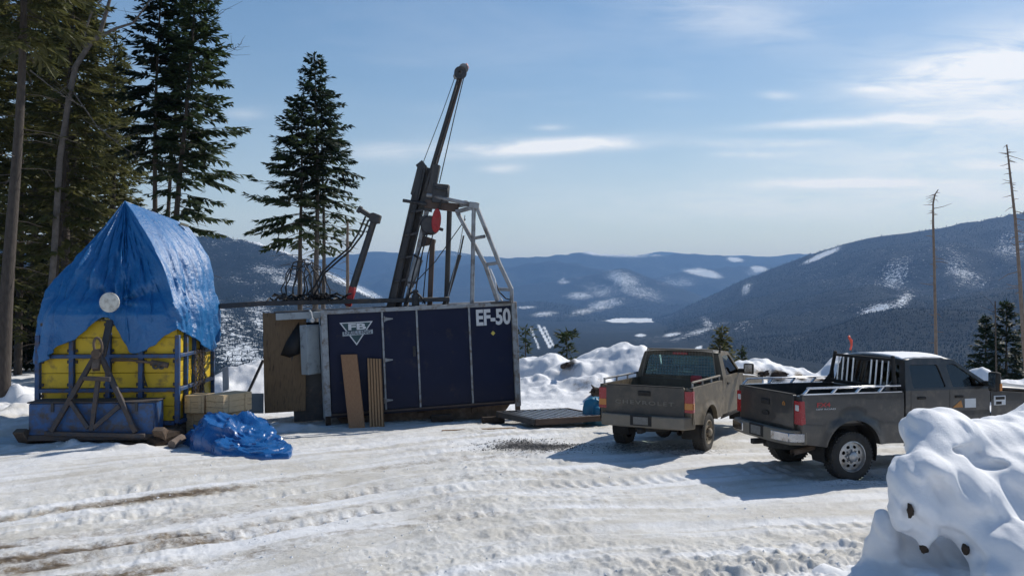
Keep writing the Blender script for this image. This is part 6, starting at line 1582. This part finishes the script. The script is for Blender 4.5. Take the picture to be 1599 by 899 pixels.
BANK = [el(1545, 738, 9.95, 64, 32, 74), el(1600, 745, 9.9, 60, 40, 70), el(1470, 676, 10.2, 46, 37, 60), el(1445, 664, 10.1, 24, 24, 44), el(1450, 695, 9.95, 32, 24, 44), el(1530, 694, 10.4, 64, 38, 64), el(1600, 692, 10.5, 70, 44, 70), el(1540, 712, 10.7, 90, 46, 95), el(1700, 700, 11, 130, 80, 140),
        el(1462, 700, 9.7, 16, 9, 22), el(1440, 722, 9.55, 18, 9, 26), el(1466, 733, 9.5, 34, 17, 40), el(1428, 737, 9.5, 13, 17, 24), el(1411, 750, 9.5, 8, 14, 16), el(1402, 768, 9.45, 8, 19, 16), el(1422, 772, 9.4, 15, 20, 24),
        el(1500, 764, 9.55, 44, 24, 50), el(1488, 780, 9.5, 44, 28, 54), el(1570, 778, 9.9, 80, 38, 80), el(1540, 800, 9.6, 46, 30, 60), el(1446, 798, 9.35, 14, 30, 24), el(1474, 808, 9.4, 26, 26, 34), el(1516, 822, 9.4, 26, 28, 36), el(1403, 799, 9.35, 9, 9, 14), el(1413, 790, 9.35, 9, 12, 14), el(1406, 821, 9.35, 8, 8, 14), el(1418, 824, 9.4, 8, 10, 14),
        el(1446, 838, 9.25, 8, 20, 12), el(1512, 846, 9.2, 8, 16, 14),
        el(1384, 824, 9.9, 12, 24, 20), el(1366, 850, 10.0, 12, 15, 20), el(1395, 848, 10.0, 20, 16, 20), el(1420, 868, 10.1, 44, 34, 40), el(1500, 880, 10.1, 100, 36, 44), el(1540, 862, 9.05, 16, 24, 22), el(1553, 848, 9.0, 16, 12, 22), el(1578, 866, 8.85, 22, 30, 28), el(1560, 897, 8.75, 32, 20, 34), el(1604, 848, 8.85, 20, 26, 28), el(1618, 884, 8.65, 34, 36, 40), el(1452, 903, 8.9, 20, 9, 24),
        el(1640, 805, 9.9, 100, 66, 100), el(1345, 898, 9.9, 50, 12, 60), el(1420, 916, 9.6, 84, 24, 80), el(1560, 948, 9.0, 120, 44, 110), el(1700, 850, 9.5, 120, 110, 120)]
CUTS = [el(1426, 802, 9.05, 8, 20, 26), el(1540, 726, 9.6, 34, 7, 16), el(1480, 856, 9.1, 16, 12, 40), el(1424, 842, 9.2, 12, 12, 26), el(1500, 702, 9.6, 22, 6, 20)]
bank = blobs_mesh('snow_bank', BANK, 0.024, 'clean_snow', .055, .026, CUTS); bank['kind'] = 'structure'
# dark stump ends showing in the hollows of the bank
def stump(c, r, label, seed):
    rr = random.Random(seed); bm = bmesh.new(); bmesh.ops.create_icosphere(bm, subdivisions=2, radius=1)
    vs = [v.co.copy() for v in bm.verts]; fs = [tuple(v.index for v in f.verts) for f in bm.faces]; bm.free()
    mb = MB(); mb.add([c + Vector((v.x * r[0], v.y * r[1], v.z * r[2])) * rr.uniform(.72, 1.15) for v in vs], fs); return solo(mb, 'buried_stump', 'log_brown', label, 'stump', smooth=50)
stump(P(1421, 797, 9.17), (.032, .06, .08), 'brown root end halfway up the left face of the foreground snow bank', 1)
stump(P(1442, 856, 9.24), (.045, .07, .05), 'brown root end hanging at the left of the hollow under the foreground snow bank', 2)
stump(P(1508, 857, 9.06), (.035, .06, .06), 'dark root end at the right of the hollow under the foreground snow bank', 3)
# stumps in the far bank
for (px, py, D, r_, lb) in [(1215, 586, 28.0, .17, 'brown stump root sticking out of the snow bank behind the trucks'), (1188, 584, 28.2, .10, 'small brown root left of the stump in the snow bank behind the trucks'), (930, 612, 26.3, .17, 'brown root wad in the snow bank left of the tan pickup'), (886, 569, 28.5, .09, 'log end poking out of the snow bank right of the drill shack'), (1282, 600, 27.0, .14, 'dark root in the snow right of the stump, behind the chrome rails'), (1584, 612, 24.8, .2, 'dark log end in the snow beyond the bonnet of the grey pickup')]:
    rr = random.Random(px); c = P(px, py, D); mb = MB(); pts = [c + Vector((rr.uniform(-.2, .2), .5, -.1)), c, c + Vector((rr.uniform(-.15, .15), -.35, rr.uniform(-.02, .12)))]; mb.tube(pts, [r_, r_ * .95, r_ * .7], 9)
    for _ in range(5):
        e = c + Vector((rr.uniform(-1, 1) * r_ * 2.0, -.3, rr.uniform(-.6, 1) * r_ * 1.6)); mb.tube([c + Vector((0, -.1, 0)), c.lerp(e, .6) + Vector((0, -.1, .03)), e], [.05, .035, .012], 5)
    solo(mb, 'buried_stump', 'log_brown', lb, 'stump')

# ------------------------------------------------------------------ snow clods, gravel, chips
def clods(name, pts, matn, seed):
    rs_ = np.random.RandomState(seed); vs = []; fs = []
    base = np.array([(1, 0, 0), (-1, 0, 0), (0, 1, 0), (0, -1, 0), (0, 0, 1), (.7, .7, -.2), (-.7, .7, -.1), (-.7, -.7, -.2), (.7, -.7, -.1)], float)
    tri_ = [(4, 0, 2), (4, 2, 1), (4, 1, 3), (4, 3, 0), (0, 5, 2), (2, 6, 1), (1, 7, 3), (3, 8, 0)]
    for (x, y, z, s) in pts:
        k = len(vs); a = rs_.rand() * 6.28; c, sn = math.cos(a), math.sin(a); b = base * s * (0.65 + .7 * rs_.rand(9, 1)) * (1, .8, .7)
        for p in b: vs.append((x + p[0] * c - p[1] * sn, y + p[0] * sn + p[1] * c, z + p[2]))
        fs += [(k + i, k + j, k + l) for i, j, l in tri_]
    me = bpy.data.meshes.new(name); me.from_pydata(vs, [], fs); me.materials.append(MATS[matn]); o = bpy.data.objects.new(name, me); COL.objects.link(o); o['kind'] = 'stuff'; return o
rs = np.random.RandomState(5)
def scatter(n, fx_, fy_, smin, smax, keep=None):
    x = fx_(n); y = fy_(n); z = ground_h(x.copy(), y.copy()); s = smin + (smax - smin) * rs.rand(n) ** 3.5; k = np.ones(n, bool) if keep is None else keep(x, y)
    return [(a, b, c + d * .2, d) for a, b, c, d, e in zip(x, y, z, s, k) if e]
yy_ = lambda n: 1 / (1 / 8.8 + rs.rand(n) * (1 / 24. - 1 / 8.8))
def xx_(n):
    return None
Yv = yy_(5200); Xv = (rs.rand(5200) * 1.3 - .65) * Yv
kp = fbm(Xv / 1.6 + 5, Yv / 1.6, 3, 2) + .25 * (np.exp(-((Yv - (9.2 + .38 * (Xv - 1))) / 1.1) ** 2) * (Xv > .3)) > .12
Zv = ground_h(Xv.copy(), Yv.copy()); Sv = .006 + .028 * rs.rand(5200) ** 5
clods('snow_clods', [(a, b, c - d * .15, d) for a, b, c, d, e in zip(Xv, Yv, Zv, Sv, kp) if e], 'pad_snow', 1)
n_ = 2600; ga = rs.randn(n_) * .55; gb = rs.randn(n_) * .30; Xg = GP.x + ga; Yg = GP.y + gb; Zg = ground_h(Xg.copy(), Yg.copy())
clods('gravel', [(a, b, c + .003, .007 + .014 * rs.rand() ** 3) for a, b, c in zip(Xg, Yg, Zg)], 'gravel', 2)

# ------------------------------------------------------------------ forest on the far slopes: one small cone per tree
def far_forest(n=120000):
    px = rs.rand(n) * 1960 - 180; D = np.exp(np.log(1050) + rs.rand(n) * (np.log(6600) - np.log(1050)))
    x = (px - CX) / F * D; y = D; r_ = np.hypot(x, y); z = terrain_h(x, y, r_); py = 470 - (z - H) / y * F
    s = a_snow(x, y, z)
    kp = (z > -100) & (py < 615) & (rs.rand(n) > s * 1.05 + .0)
    x, y, z, s = x[kp], y[kp], z[kp], s[kp]; m_ = len(x)
    h = (6 + 7 * rs.rand(m_)) * np.clip(y / 5200, .5, 1.0); w_ = h * (.16 + .08 * rs.rand(m_))
    V3 = np.zeros((m_, 5, 3)); an = rs.rand(m_) * 1.57
    for j in range(4):
        V3[:, j, 0] = x + w_ * np.cos(an + j * 1.5708); V3[:, j, 1] = y + w_ * np.sin(an + j * 1.5708); V3[:, j, 2] = z - 1
    V3[:, 4] = np.stack([x, y, z + h], 1)
    k = np.arange(m_)[:, None] * 5; f = np.concatenate([k + np.array([[j, (j + 1) % 4, 4]]) for j in range(4)], 1).reshape(-1, 3)
    me = bpy.data.meshes.new('far_forest'); me.vertices.add(m_ * 5); me.vertices.foreach_set('co', V3.ravel()); me.loops.add(f.size); me.loops.foreach_set('vertex_index', f.ravel().astype(np.int32)); me.polygons.add(len(f)); me.polygons.foreach_set('loop_start', np.arange(0, f.size, 3, dtype=np.int32)); me.update(calc_edges=True)
    me.materials.append(MATS['far_tree']); o = bpy.data.objects.new('far_forest', me); COL.objects.link(o); o['kind'] = 'stuff'
mat('far_tree', (.004, .010, .011), (.011, .018, .017), .02, .9, spec=.1)
far_forest()

# ------------------------------------------------------------------ air
def haze():
    mb = MB(); mb.box((0, 0, 300), (32000, 32000, 880))
    M = bpy.data.materials.new('haze'); M.use_nodes = True; t = M.node_tree; t.nodes.clear()
    v = t.nodes.new('ShaderNodeVolumePrincipled'); v.inputs['Color'].default_value = (.26, .51, 1.0, 1); v.inputs['Density'].default_value = HAZE
    v.inputs['Absorption Color'].default_value = (.12, .12, .12, 1); v.inputs['Anisotropy'].default_value = .1
    o = t.nodes.new('ShaderNodeOutputMaterial'); t.links.new(v.outputs[0], o.inputs['Volume']); MATS['haze'] = M
    ob = mb.build('haze', 'haze', smooth=0); ob['kind'] = 'stuff'
HAZE = 9.0e-5
haze()
